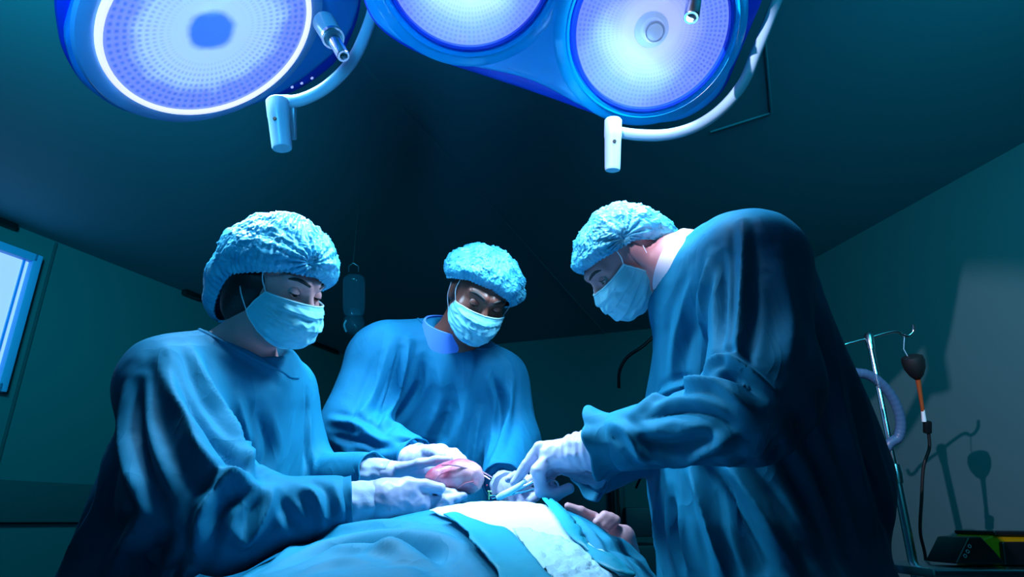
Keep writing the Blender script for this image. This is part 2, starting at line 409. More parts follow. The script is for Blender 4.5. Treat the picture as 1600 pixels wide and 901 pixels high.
# ------------------------------------------------------------------ surgical lamps
def dish_material(name, hot, cool, deep, n_ring, n_spoke, center_dark):
    m = bpy.data.materials.new(name); m.use_nodes = True; nt = m.node_tree; b = nt.nodes['Principled BSDF']; lk = nt.links.new
    def nd(t, **k):
        n = nt.nodes.new(t)
        for a, v in k.items(): setattr(n, a, v)
        return n
    def ma(op, a, b_=None):
        n = nd('ShaderNodeMath', operation=op)
        for i, v in enumerate((a, b_)):
            if v is None: continue
            if isinstance(v, (int, float)): n.inputs[i].default_value = v
            else: lk(v, n.inputs[i])
        return n.outputs[0]
    at = nd('ShaderNodeAttribute', attribute_name='dish'); sep = nd('ShaderNodeSeparateXYZ'); lk(at.outputs['Vector'], sep.inputs[0])
    r, ang = sep.outputs[0], sep.outputs[1]           # r 0..1, angle in radians
    ring = ma('SINE', ma('MULTIPLY', r, n_ring * 2 * math.pi)); sp = ma('SINE', ma('MULTIPLY', ang, float(n_spoke)))
    cell = ma('MULTIPLY', ma('ADD', ma('MULTIPLY', ring, .5), .5), ma('ADD', ma('MULTIPLY', sp, .5), .5))
    nz = nd('ShaderNodeTexNoise'); nz.inputs['Scale'].default_value = 3.0; nz.inputs['Detail'].default_value = 3; cx = nd('ShaderNodeCombineXYZ'); lk(ma('MULTIPLY', r, ma('COSINE', ang)), cx.inputs[0]); lk(ma('MULTIPLY', r, ma('SINE', ang)), cx.inputs[1]); lk(cx.outputs[0], nz.inputs['Vector'])
    ramp = nd('ShaderNodeValToRGB'); cr = ramp.color_ramp
    st = ([(0, deep), (.19, deep), (.27, hot), (.64, hot), (.80, cool), (1, cool)] if center_dark else [(0, hot), (.35, hot), (.75, cool), (1, cool)])
    while len(cr.elements) < len(st): cr.elements.new(.5)
    for e, (p, c) in zip(cr.elements, st): e.position = p; e.color = (*c, 1)
    rr = ma('ADD', r, ma('MULTIPLY', ma('MULTIPLY', ma('SUBTRACT', nz.outputs['Fac'], .5), .55), r)); lk(rr, ramp.inputs['Fac'])
    amt = nd('ShaderNodeMapRange'); amt.inputs['From Min'].default_value = .35; amt.inputs['From Max'].default_value = .8; amt.inputs['To Min'].default_value = .04; amt.inputs['To Max'].default_value = .85
    lk(r, amt.inputs['Value'])
    mx = nd('ShaderNodeMix', data_type='RGBA'); lk(ma('MULTIPLY', cell, amt.outputs[0]), mx.inputs['Factor']); lk(ramp.outputs['Color'], mx.inputs['A']); mx.inputs['B'].default_value = (*deep, 1)
    lk(mx.outputs['Result'], b.inputs['Emission Color']); b.inputs['Emission Strength'].default_value = .85
    b.inputs['Base Color'].default_value = (.2, .3, .6, 1); b.inputs['Roughness'].default_value = .3
    return m
dishL = dish_material('reflector_soft', (.42, .70, .98), (.19, .27, .86), (.015, .11, .70), 15, 76, True)
dishR = dish_material('reflector_facets', (.50, .60, 1.0), (.20, .30, .92), (.04, .10, .74), 18, 96, False)
ringm = mat('light_ring', (.8, .8, .9), .4, emit=(.72, .70, 1.0), estr=1.1)
glassm = bpy.data.materials.new('lamp_glass'); glassm.use_nodes = True; _nt = glassm.node_tree; _o = _nt.nodes['Material Output']; _nt.nodes.remove(_nt.nodes['Principled BSDF'])
_t = _nt.nodes.new('ShaderNodeBsdfTransparent'); _g = _nt.nodes.new('ShaderNodeBsdfGlossy'); _x = _nt.nodes.new('ShaderNodeMixShader'); _fr = _nt.nodes.new('ShaderNodeFresnel'); _fr.inputs[0].default_value = 1.45
_g.inputs['Roughness'].default_value = .04; _nt.links.new(_fr.outputs[0], _x.inputs[0]); _nt.links.new(_t.outputs[0], _x.inputs[1]); _nt.links.new(_g.outputs[0], _x.inputs[2]); _nt.links.new(_x.outputs[0], _o.inputs[0])
bulbm = mat('bulb', (.25, .4, .7), .15, emit=(.30, .48, .80), estr=.7, coat=1)

def frame_of(n):
    u = np.cross(n, [0, 0, 1.]); u /= np.linalg.norm(u); return u, np.cross(n, u)
def poly_shell(name, px, c, n, z0, z1, bev, mt, parent, shrink=.0):
    P3 = [onplane(x, y, c + n * z0, n) for x, y in px]; ctr = np.mean(P3, 0)
    C_ = spline(P3 + P3[:3], 24 * len(P3))                # smooth closed outline
    i0 = int(round(24*len(P3) * 1.0 / (len(P3)+2))); i1 = int(round(24*len(P3) * (len(P3)+1.0) / (len(P3)+2)))
    C_ = C_[i0:i1]; k = len(C_); sz = np.linalg.norm(C_ - ctr, axis=1).mean(); G = []
    prof = [(-bev*1.2, 0.0), (-bev*.35, -bev*.12), (0, -bev*.5), (0, -bev*1.2), (-shrink*.25, (z1-z0)*.5), (-shrink, z1 - z0), (-shrink-.02, z1-z0-.006)]
    V = []; Fc = []
    tan = np.roll(C_, -1, 0) - np.roll(C_, 1, 0); out = np.cross(tan, n); out /= np.linalg.norm(out, axis=1)[:, None]
    if ((C_ - ctr) * out).sum() < 0: out = -out
    for o_, h_ in prof: V += list(C_ + out * o_ + n * h_)
    m_ = len(prof); Fc = [(i*k+j, i*k+(j+1)%k, (i+1)*k+(j+1)%k, (i+1)*k+j) for i in range(m_-1) for j in range(k)]
    Fc += [tuple(range(k)), tuple((m_-1)*k + j for j in range(k))]
    b = MB(); b.add(V, Fc); return b.build(name, mt, parent)
def dish(name, c, n, R, mt, parent, bulge=.012):
    u, w = frame_of(n); NR, NA = 40, 120; V = []; A = []
    for i in range(NR + 1):
        r = i / NR
        for j in range(NA):
            t = 2 * math.pi * j / NA; V.append(c + (math.cos(t) * u + math.sin(t) * w) * r * R + n * (-.010 * (1 - r * r))); A.append((r, t, 0))
    Fc = [(i*NA+j, i*NA+(j+1)%NA, (i+1)*NA+(j+1)%NA, (i+1)*NA+j) for i in range(NR) for j in range(NA)]
    o = mesh(name, V, Fc, mt, parent); me = o.data
    # seam-free angle: stored per face corner
    at = me.attributes.new('dish', 'FLOAT_VECTOR', 'CORNER'); buf = []
    for pl in me.polygons:
        j = pl.index % NA
        for li in pl.loop_indices:
            a = A[me.loops[li].vertex_index]; t = a[1]
            if j == NA - 1 and t == 0: t = 2 * math.pi
            buf += [a[0], t, 0]
    at.data.foreach_set('vector', buf); return o
def lens(c, n, R, mt, parent, ring_mat, ring_w, bulb=None, gl=True):
    b = MB(); b.lathe([(R*1.0, .004), (R+ring_w*.2, .012), (R+ring_w*.7, .012), (R+ring_w, .004), (R+ring_w, -.02), (R, -.02)], c, n, 96, close=True); b.build('lens_ring', ring_mat, parent)
    d = dish('reflector', c + n * .004, n, R, mt, parent)
    if bulb:
        b = MB(); q = c - n * .010 + bulb[1]; b.lathe([(0, .034), (.018, .033), (.025, .028), (.028, .02), (.029, .012), (.040, .008), (.043, 0)], q, n, 40); b.build('bulb', bulbm, d)
        b = MB(); b.lathe([(.019, .0335), (.022, .035), (.0245, .0325), (.022, .031)], q, n, 40, close=True); b.build('bulb_rim', M['white'], d)
    if gl:
        b = MB(); b.lathe([(0, .030), (R*.3, .027), (R*.6, .020), (R*.85, .011), (R*.995, .005)], c, n, 72); b.build('lens_glass', glassm, parent)

# left lamp: one round head in a drop-shaped housing
lampL = empty('surgical_lamp', C1 - N1 * .25, 'round blue surgical lamp with glowing white ring, hanging above the woman', 'lamp')
outL = [(107, 52), (108, 82), (124, 122), (155, 153), (198, 176), (248, 187), (295, 188), (345, 182), (392, 167), (440, 146), (490, 112), (530, 76), (552, 42), (562, 5), (562, -45), (540, -100), (480, -150), (390, -175), (290, -150), (200, -90), (135, -20)]
poly_shell('housing', outL, C1 - N1*.012, N1, 0, -.045, .012, M['shell'], lampL, .01)
backL = [(93, 0), (96, 50), (106, 92), (130, 132), (160, 156), (205, 178), (255, 188), (300, 188), (345, 181), (392, 166), (418, 158), (460, 146), (500, 122), (530, 95), (552, 58), (566, 10), (566, -60), (540, -130), (470, -190), (370, -220), (260, -190), (170, -130), (110, -60)]
poly_shell('back_cover', backL, C1 - N1*.05, N1, 0, -.11, .02, M['shell_dark'], lampL, .05)
lens(C1, N1, .236, dishL, lampL, ringm, .014)
bz = MB(); bz.lathe([(.250, -.002), (.262, .001), (.285, -.004), (.290, -.013), (.25, -.013)], C1, N1, 96, close=True)
bz.build('front_bezel', mat('bezel_blue', (.20, .55, 1.0), .3, coat=.3), lampL)
def nozzle(base, tip, r, parent, socket=True):
    d = tip - base; L = np.linalg.norm(d); d /= L
    b = MB(); b.lathe([(0, 0), (r*1.75, 0), (r*1.9, .006), (r*1.75, L*.42), (r*1.7, L*.45), (r*1.0, L*.46), (0, L*.46)], base, d, 36)
    kn = b.build('handle_socket', M['enamel'], parent)
    b = MB(); b.lathe([(r*1.5, L*.44), (r*1.82, L*.44), (r*1.82, L*.50), (r*1.5, L*.50)], base, d, 36, close=True); b.build('socket_ring', M['steel'], kn)
    b = MB(); b.lathe([(r*.95, L*.4), (r, L*.45), (r, L*.985), (r*.9, L), (r*.62, L), (r*.58, L*.9), (0, L*.9)], base, d, 36); h = b.build('handle', M['steel'], parent)
nozzle(P(506, 34, 1.44), P(537, 88, 1.34), .0135, lampL)
def arm(pts, r, parent, n=60, name='yoke_arm', m=None):
    b = MB(); b.tube(spline(pts, n), r, 20); return b.build(name, m or M['enamel'], parent)
dA = 1.52
arm([P(x, y, dA + dd) for x, y, dd in [(440, 158, .0), (470, 156, .0), (510, 136, .01), (548, 98, .03), (572, 50, .05), (585, 5, .07), (590, -60, .09), (560, -190, .12)]], .0145, lampL)
def post(top, bot, r, parent, side):
    d = bot - top; L = np.linalg.norm(d)
    b = MB(); b.lathe([(0, -.004), (r*.9, 0), (r*1.05, .004), (r*1.05, L*.35), (r, L*.37), (r*.93, L*.96), (r*.85, L), (0, L)], top, d, 36)
    p = b.build('arm_joint', M['enamel'], parent)
    e = TC - d / L * (TC @ (d / L)); e /= np.linalg.norm(e)
    b = MB(); q = top + d * .5 + e * r * .98 + RC * side * r * .15; b.lathe([(0, .003), (.004, .003), (.0045, 0)], q, e, 16); b.build('screw', M['black'], p); return p
post(P(433, 156, 1.5), P(441, 232, 1.47), .0245, lampL, -.3)

b = MB(); b.box(P(455, 190, 1.53), (.022, .02, .085), np.stack([RC, TC, UC], 1), .004); b.build('joint_bracket', M['enamel'], lampL)
for (x, y, dd) in ((453, 122, 0), (468, 116, 0), (484, 108, 0)):  # glowing discs stand in for small LED reflections on the back cover
    q = onplane(x + 2, y + 12, C1 - N1*.055, N1); b = MB(); b.lathe([(0, .003), (.004, .003), (.005, 0)], q + N1 * .004, N1, 16); b.build('led_reflection', glow, lampL)

# right lamp: three lenses in one lobed housing
lampR = empty('surgical_lamp', C2B - N2 * .25 + np.array([-.2, 0, 0]), 'large blue multi-lens surgical lamp above the two men', 'lamp')
outR = [(562, -60), (566, -15), (576, 16), (592, 40), (620, 62), (660, 82), (700, 95), (745, 106), (795, 116), (835, 128), (870, 145), (902, 163), (938, 179), (978, 190), (1022, 193), (1064, 188), (1100, 170), (1128, 142), (1143, 106), (1150, 66), (1154, 10), (1156, -60), (1140, -160), (1080, -290), (960, -370), (820, -370), (700, -300), (610, -190), (572, -110)]
poly_shell('housing', outR, C2B - N2*.012, N2, 0, -.05, .014, mat('housing_blue', (.01, .44, 1.0), .35, coat=.3), lampR, .012)
backR = [(560, -60), (564, -15), (574, 18), (590, 42), (618, 65), (660, 87), (705, 103), (755, 119), (810, 137), (865, 156), (915, 174), (955, 188), (985, 192), (1022, 193), (1064, 189), (1105, 168), (1135, 138), (1158, 85), (1178, 38), (1196, -10), (1200, -80), (1170, -190), (1090, -310), (960, -400), (820, -400), (690, -330), (600, -210), (565, -120)]
poly_shell('back_cover', backR, C2B - N2*.055, N2, 0, -.10, .02, M['shell_dark'], lampR, .06)
for cc_, bl in ((C2B, True), (C2A, True), (C2C, False)):
    b = MB(); b.lathe([(.192, .0), (.197, .006), (.202, .002), (.206, .006), (.211, .0), (.222, -.004), (.232, -.012), (.192, -.012)], cc_, N2, 96, close=True)
    b.build('lens_surround', mat('surround_blue', (.0, .48, 1.0), .3, coat=.5), lampR)
    lens(cc_, N2, .180, dishR, lampR, M['shell_dark'], .013, ('b', np.zeros(3)) if bl else None)
nozzle(onplane(1092, -60, C2B, N2), onplane(1092, -60, C2B, N2) * .0 + P(1080, 28, 1.33), .0165, lampR)
arm([P(x, y, dd) for x, y, dd in [(962, 206, 1.53), (1000, 211, 1.53), (1045, 210, 1.53), (1090, 196, 1.53), (1130, 168, 1.54), (1162, 128, 1.55), (1182, 80, 1.56), (1202, 30, 1.58), (1222, -30, 1.6), (1230, -120, 1.65), (1150, -330, 1.75)]], .0135, lampR)
post(P(958, 186, 1.52), P(957, 266, 1.50), .0195, lampR, .25)
# the ceiling mounts (above the picture)
for lp, q in ((lampL, P(560, -190, 1.64)), (lampR, P(1150, -330, 1.75))):
    b = MB(); b.tube([q, (q[0], q[1], HC - .03)], .03, 20); b.lathe([(.03, 0), (.09, .0), (.09, .03), (0, .03)], (q[0], q[1], HC - .035), (0, 0, 1), 32); b.build('ceiling_mount', M['enamel'], lp)

# ------------------------------------------------------------------ people
def T(t): return P(*t) if len(t) == 3 and t[0] > 10 else np.array(t, float)
def ortho(fwd, up):
    f = CV(fwd); f /= np.linalg.norm(f); u = CV(up); u -= f * (u @ f); u /= np.linalg.norm(u)
    return np.stack([np.cross(f, u), f, u], 1)       # columns: right, forward, up
def head_sdf(q, skull=1.):
    q = q.copy(); ax = np.abs(q[:, 0]); m = q.copy(); m[:, 0] = ax
    d = sd_ell(q, np.array([0, -.018, .034]), np.array([.075, .096, .084]))
    d = smin(d, sd_ell(q, np.array([0, .030, -.028]), np.array([.060, .064, .088])), .03)
    d = smin(d, sd_ell(q, np.array([0, .048, -.088]), np.array([.040, .042, .032])), .03)
    d = smin(d, sd_ell(m, np.array([.047, .052, -.022]), np.array([.021, .026, .018])), .025)
    d = smin(d, sd_cone(m, np.array([.012, .086, .030]), np.array([.046, .066, .034]), .013, .010), .016)
    d = smin(d, sd_cone(q, np.array([0, .088, .016]), np.array([0, .113, -.026]), .0075, .0115), .012)
    d = smin(d, np.linalg.norm(m - np.array([.012, .100, -.032]), axis=1) - .0085, .008)
    d = smax(d, -sd_ell(m, np.array([.032, .102, .009]), np.array([.018, .0145, .012])), .012)
    d = smin(d, sd_cone(q, np.array([-.017, .090, -.062]), np.array([.017, .090, -.062]), .007, .007), .008)
    d = smin(d, sd_ell(m, np.array([.077, -.012, -.004]), np.array([.009, .018, .030])), .006)
    return d
def surf_y(x, z, off=.0):                             # face surface at (x, z) in head coordinates
    ys = np.linspace(.14, 0, 281); v = head_sdf(np.stack([np.full(281, x), ys, np.full(281, z)], 1)); i = np.argmax(v < 0)
    return ys[i] + off
def person(spec):
    S = spec; s = S.get('scale', 1.)
    O = T(S['head']); R = ortho(S['fwd'], S['up']); toW = lambda L: O + (np.atleast_2d(L) * s) @ R.T
    base = S['feet'].mean(0); base[2] = 0
    root = empty('person', base, S['label'], 'person')
    skin = S['skin']; PR = [(T(a), T(b), ra, rb, k) for a, b, ra, rb, k in S['skinprims']]
    nb = toW([0, -.02, -.05])[0]; nt = T(S['neck'])
    def body(p):
        d = head_sdf((p - O) @ R / s) * s
        d = smin(d, sd_cone(p, nb, nt, S.get('neck_r', .052), S.get('neck_r', .052) * 1.1), .03)
        for a, b, ra, rb, k in PR: d = smin(d, sd_cone(p, a, b, ra, rb), k)
        return d
    pts = np.array([O] + [x for a, b, ra, rb, k in PR for x in (a, b)]); lo = pts.min(0) - .2; hi = pts.max(0) + .2; lo[2] = max(lo[2], -.0)
    ax_ = [axis_pts(lo[i], hi[i], .012, (O[i] - .14, O[i] + .14), .0024) for i in range(3)]
    V, Q = nets(body, *ax_); V = smooth(V, Q, 1, .5)
    # eyelids belong to the skin
    LV = []; LF = []
    for sx in (-1, 1):
        e = np.array([sx * .032, .0760, .010])
        for (edge, far, rad) in ((S['lid'][0], 85, .0138), (S['lid'][1], -85, .0135)):
            G = np.zeros((12, 17, 3))
            for i in range(12):
                for j in range(17):
                    az = math.radians(-75 + 150 * j / 16); e0 = math.radians(edge) * math.cos(az * 1.05) + math.radians(-8) * (1 - math.cos(az)); el = e0 + (math.radians(far) - e0) * (i / 11)
                    rr = rad + (.0006 if i == 0 else 0); G[i, j] = e + rr * np.array([math.sin(az) * math.cos(el), math.cos(az) * math.cos(el), math.sin(el)])
            W_ = toW(G.reshape(-1, 3)); b0 = len(LV); LV += list(W_)
            for i in range(11):
                for j in range(16): LF.append([b0+i*17+j, b0+i*17+j+1, b0+(i+1)*17+j+1, b0+(i+1)*17+j])
    Vall = np.vstack([V, np.array(LV)]); Qall = np.vstack([Q, np.array(LF) + len(V)])
    mesh('body', Vall, Qall, skin, root)
    # eyes
    for sx in (-1, 1):
        gz = np.array([S['gaze'][0], 1, S['gaze'][1]]); gz /= np.linalg.norm(gz); c = toW([sx * .032, .0760, .010])[0]
        b = MB(); prof = [(.0124 * s * math.sin(a), .0124 * s * math.cos(a)) for a in np.linspace(0, math.pi, 25)]; b.lathe(prof, c, R @ gz, 32)
        o = b.build('eyeball', [M['sclera'], S['iris'], M['black']], root)
        for pl in o.data.polygons:
            rr = pl.index // 32; pl.material_index = 2 if rr < 2 else (1 if rr < 4 else 0)
    # eyebrows and lashes
    for sx in (-1, 1):
        pp = []
        for t in np.linspace(0, 1, 14):
            x = .013 + .040 * t; z = .031 + .009 * math.sin(t * 2.3) - .004 * t; pp.append([sx * x, surf_y(x, z, -.0022 if S.get('brow', 1) > 1.3 else -.0014), z])
        rr = [.0030 * (.25 + .75 * math.sin(min(1, .12 + t * .85) * math.pi) ** .5) for t in np.linspace(0, 1, 14)]
        b = MB(); b.tube(list(toW(pp)), [r * s * S.get('brow', 1) for r in rr], 10); b.build('eyebrow', M['hair'], root)
        G = []
        for t in np.linspace(-1, 1, 15):
            az = math.radians(72 * t); e0 = math.radians(S['lid'][0]) * math.cos(az * 1.05) + math.radians(-8) * (1 - math.cos(az))
            G.append(np.array([sx * .032, .0760, .010]) + .0142 * np.array([math.sin(az) * math.cos(e0), math.cos(az) * math.cos(e0), math.sin(e0)]))
        b = MB(); b.tube(list(toW(G)), .0010 * s, 8); b.build('eyelash', M['darkeye'], root)
    if S.get('hair'):
        hp = S['hair']
        def hr(p):
            q = (p - O) @ R / s; d = sd_ell(q, np.array([0, -.030, -.004]), np.array([.090, .088, .084]))
            d = smin(d, sd_ell(q, np.array([0, -.062, -.062]), np.array([.070, .056, .066])), .03)
            return smax(d, (q[:, 1] - .040 - q[:, 2] * .25), .008) * s
        V, Q = nets(hr, *[np.arange(O[i] - .17, O[i] + .17, .005) for i in range(3)]); mesh('hair', V, Q, M['hair'], root)
    # bouffant cap
    K = S['cap']; NA, NT = 300, 110; c0 = np.array([0, -.020, .034]); Vc = np.zeros((NT, NA, 3)); az = np.linspace(0, 2 * np.pi, NA, endpoint=False)
    ca = np.cos(az); sa = np.sin(az); rim = np.radians(np.interp(np.degrees(np.arccos(ca)), [0, 40, 90, 135, 180], K['rim']) + K.get('tilt', 0) * sa)
    gat = [(math.radians(g[0]), math.radians(g[1]), g[2]) for g in K.get('gather', [])]
    for i in range(NT):
        t = (i / (NT - 1)) ** 1.15; el = rim + (math.pi / 2 - rim) * t
        bk = np.where(ca < 0, K['B'][1], K['B'][0]); A = K['A'] + 0 * az
        D = np.stack([sa * A * np.cos(el), ca * bk * np.cos(el), K['C'] * np.sin(el)], 1)
        low = np.where(ca < 0, (-ca) ** 2, 0) * np.exp(-(t / .35) ** 2); D[:, 2] -= low * K.get('sag', .0); D[:, 1] -= low * K.get('sag', 0) * K.get('sagy', .3)
        f = K['pinch'] + (1 - K['pinch']) * (1 - np.exp(-(t / .10) ** 1.3)); D *= f[:, None] if hasattr(f, '__len__') else f
        dirn = D / np.linalg.norm(D, axis=1)[:, None]; u3 = np.stack([sa * np.cos(el), ca * np.cos(el), np.sin(el)], 1)
        w = np.exp(-(t / .22)); pl = np.cos(az * 62 + 2.5 * noise(np.stack([az * 2, el * 0 + t * 3, az * 0 + 3], 1))) * .0018 * w
        n1 = noise(u3 * 3.6 + K['seed']) * .012; wq_ = u3 + .10 * noise(u3 * 5 + 2)[:, None]
        rd = lambda q_, w0: np.exp(-np.abs(noise(q_)) / w0)
        mer = np.stack([np.cos(az) * 5.5, np.sin(az) * 5.5, el * 1.3 + K['seed']], 1) + .5 * noise(u3 * 4)[:, None]
        rdg = (rd(mer * 1.5, .07) - .3) * .0040 + (rd(wq_ * 6.5 + K['seed'], .07) - .3) * .0036
        cr = (rd(wq_ * 15 + 9 + K['seed'], .10) - .3) * .0014
        disp = pl + (n1 + rdg + cr) * (1 - np.exp(-(t / .12)))
        for ga, ge, gr in gat:
            gd = np.array([math.sin(ga) * math.cos(ge), math.cos(ga) * math.cos(ge), math.sin(ge)]); e1 = np.cross(gd, [0, 0, 1.]); e1 /= np.linalg.norm(e1); e2 = np.cross(gd, e1)
            dx = u3 @ e1; dy = u3 @ e2; rr = np.sqrt(dx**2 + dy**2 + 1e-6); th = np.arctan2(dy, dx); fr = (u3 @ gd) > 0
            ww_ = np.exp(-(rr / gr) ** 1.5) * fr; disp = disp + ww_ * (np.cos(th * 17 + 2 * np.sin(th * 3)) * .0045 * np.clip(rr * 6, 0, 1) - .010 * np.exp(-(rr / .10) ** 2))
        Vc[i] = c0 + D + dirn * disp[:, None]
    Vw = toW(Vc.reshape(-1, 3)); Qc = np.array([(i*NA+j, i*NA+(j+1) % NA, (i+1)*NA+(j+1) % NA, (i+1)*NA+j) for i in range(NT-1) for j in range(NA)])
    top = len(Vw) - NA; capo = mesh('surgical_cap', Vw, Qc, M['cap'], root)
    md = capo.modifiers.new('thickness', 'SOLIDIFY'); md.thickness = .0012; md.offset = -1
    b = MB(); rb = [Vw[j] + (toW([0, 0, -.001])[0] - O) for j in range(0, NA)]; rb = [p + R[:, 2] * .0012 * math.sin(j * 1.26) for j, p in enumerate(rb)]; b.tube(rb + rb[:1], .0020, 8, cap=False); b.build('cap_band', M['cap'], capo)
    # mask
    NU, NV = 90, 70; vv = np.linspace(0, 1, NV); Km = S.get('mask', {})
    yc = np.interp(vv, [0, .12, .35, .62, .85, 1], [.113, .122, .131, .125, .104, .068]); zc = np.interp(vv, [0, .12, .35, .62, .85, 1], [-.003, -.022, -.052, -.088, -.116, -.126])
    def sm(a):
        for _ in range(6): a = np.concatenate([a[:1], (a[:-2] + a[1:-1] * 2 + a[2:]) / 4, a[-1:]])
        return a
    yc, zc = sm(yc) + Km.get('dy', 0), sm(zc) * Km.get('h', 1) - (1 - Km.get('h', 1)) * .02; ysd = np.linspace(.043, .010, NV) + Km.get('dy', 0) * 1.3; zsd = np.linspace(*Km.get('zs', (.004, -.058)), NV); xs_ = np.interp(vv, [0, .5, 1], [.070, .074, .070]); G = np.zeros((NV, NU, 3)); sd = Km.get('seed', 0)
    for i in range(NV):
        u = np.linspace(-1, 1, NU); ph = u * math.radians(78); g = (np.cos(ph) - math.cos(math.radians(78))) / (1 - math.cos(math.radians(78)))
        x = xs_[i] * np.sin(ph) / math.sin(math.radians(78)); y = ysd[i] + (yc[i] - ysd[i]) * g ** .95; z = zsd[i] + (zc[i] - zsd[i]) * g ** .9
        pl = ((vv[i] * 4.0 + .35) % 1.0); plt = (pl ** 2) * .0042 * (1 if .08 < vv[i] < .92 else 0) * (.4 + .6 * g)
        uv = np.stack([u * 3.2 + sd, np.full(NU, vv[i] * 4.0), np.full(NU, sd)], 1)
        cr = (noise(uv) * .006 + (1 - np.abs(noise(uv * 1.7 + 5)) * 3.5) * .0032) * min(1, vv[i] * 6) * (1 - np.abs(u) ** 6)
        nrm = np.stack([x * 1.2, y + .03, z * 0 - .01], 1); nrm /= np.linalg.norm(nrm, axis=1)[:, None]; G[i] = np.stack([x, y, z], 1) + nrm * (plt + cr + .002)[:, None]
    gf = G.reshape(-1, 3); ds = head_sdf(gf); nn = gf * np.array([1.2, 1, .3]) + np.array([0, .03, 0]); nn /= np.linalg.norm(nn, axis=1)[:, None]
    G = (gf + nn * np.maximum(.0035 - ds, 0)[:, None] * 1.15).reshape(G.shape)
    mw = toW(G.reshape(-1, 3)); Qm = np.array([(i*NU+j, i*NU+j+1, (i+1)*NU+j+1, (i+1)*NU+j) for i in range(NV-1) for j in range(NU-1)])
    mo = mesh('face_mask', mw, Qm, M['mask'], root); md = mo.modifiers.new('thickness', 'SOLIDIFY'); md.thickness = .0014; md.offset = 0
    mg = mw.reshape(NV, NU, 3)
    b = MB(); b.tube(list(mg[0]), .0019, 8); b.tube(list(mg[:, 0]), .0019, 8); b.tube(list(mg[:, -1]), .0019, 8); b.tube(list(mg[-1]), .0013, 8); b.build('mask_binding', M['mask_edge'], mo)
    for sx, col in ((-1, 0), (1, -1)):
        for row, tgt in ((0, [sx * .079, .022, .040]), (-1, [sx * .085, -.030, .005])):
            a = mg[row, col]; t_ = toW([tgt])[0]; mid_ = (a + t_) / 2 + R[:, 0] * sx * .006
            b = MB(); b.tube(spline([a, mid_, t_], 12), .0011, 6); b.build('mask_strap', M['strap'], mo)
    # collar of the clothes under the gown
    for c in S.get('collars', []):
        a, bb, ra, rb, mt, nm = c; a, bb = T(a), T(bb); d = bb - a; L = np.linalg.norm(d)
        b = MB(); b.lathe([(ra, 0), (ra + .002, -.002), (ra + .005, 0), (rb + .006, L), (rb, L)], a, d, 64, close=True); b.build(nm, M[mt], root)
    # gown
    GP = [(T(g[0]), T(g[1]), g[2], g[3], g[4], None if len(g) < 6 or g[5] is None else np.array(g[5], float), 1. if len(g) < 7 else g[6], len(g) > 7 and g[7]) for g in S['gown']]
    nkc = T(S['neckhole'][0]); nkr = S['neckhole'][1]
    def gown(p):
        d = None
        for a, b_, ra, rb, k, sv, ra_, cut in GP:
            e = sd_cone(p, a, b_, ra, rb, sv, ra_)
            if cut: n = (b_ - a) / np.linalg.norm(b_ - a); e = smax(e, (p - b_) @ n, .008)
            d = e if d is None else smin(d, e, k)
        return smax(d, -(np.linalg.norm(p - nkc, axis=1) - nkr), .012)
    pts = np.array([x for g in GP for x in g[:2]]); lo = pts.min(0) - .27; hi = pts.max(0) + .27; lo[2] = max(lo[2], .3)
    fz = S.get('finebox', (.80, 1.75)); ax_ = [axis_pts(lo[0], hi[0], .0048), axis_pts(lo[1], hi[1], .0048), axis_pts(lo[2], hi[2], .02, (fz[0], fz[1]), .0048)]
    V, Q = largest(*nets(gown, *ax_)); V = smooth(V, Q, 2, .5)
    N_ = normals(V, Q); acc = np.zeros(len(V)); wt = np.zeros(len(V)) + 1e-9
    for gi, (a, b_, ra, rb, k, sv, ra_, cut) in enumerate(GP):
        ax0 = (b_ - a) / np.linalg.norm(b_ - a); par = (V - a) @ ax0; per = (V - a) - np.outer(par, ax0); dd = sd_cone(V, a, b_, ra, rb, sv, ra_)
        torso = ra > .10; fa, fp = (11., 2.2) if torso else (15., 6.)
        q = per * fa + np.outer(par, ax0) * fp + S['seed'] + gi * 3.1; q2 = q + 0.6 * noise(q * .6 + 7)[:, None]
        n_ = noise(q2); v_ = (.30 - np.abs(n_)) * (.014 if torso else .008) + noise(q2 * 2.1 + 4) * (.003 if torso else .002)
        w_ = np.exp(-np.maximum(dd, 0) / .012) * (1 if dd is not None else 0); acc += w_ * v_; wt += w_
    V = V + N_ * (acc / wt)[:, None]
    V = folds(V, Q, [(f_[0], f_[1] * .85, f_[2] * 1.35) for f_ in S['folds']]); V = smooth(V, Q, 1, .25)
    go = mesh('gown', V, Q, S.get('gownmat', M['gown']), root)
    for gi, (a, b_, ra, rb, k, sv, ra_, cut) in enumerate(GP):
        if not cut: continue
        dd_ = (b_ - a) / np.linalg.norm(b_ - a); fl = S.get('flare', {}).get(gi, .002); u = np.cross(dd_, [0, 0, 1.]); u /= np.linalg.norm(u); w = np.cross(dd_, u); NA = 80; G = np.zeros((16, NA, 3)); al = np.linspace(0, 2*np.pi, NA, endpoint=False)
        for i in range(16):
            t = i / 15; wob = noise(np.stack([np.cos(al) * 1.6, np.sin(al) * 1.6, np.full(NA, t * .8 + gi + S['seed'])], 1)); rr = rb - .002 + fl * t * t + (.002 + fl * 1.0) * wob * t * 1.6
            G[i] = b_ + dd_ * (-.018 + (.022 + fl * 1.6) * t + .010 * t * wob * (fl > .004))[:, None] + np.outer(np.cos(al) * rr, u) + np.outer(np.sin(al) * rr, w)
        b = MB(); b.add(G.reshape(-1, 3), [(i*NA+j, i*NA+(j+1)%NA, (i+1)*NA+(j+1)%NA, (i+1)*NA+j) for i in range(15) for j in range(NA)]); sh_ = b.build('sleeve_hem', S.get('gownmat', M['gown']), go)
        md = sh_.modifiers.new('thickness', 'SOLIDIFY'); md.thickness = .003; md.offset = 0
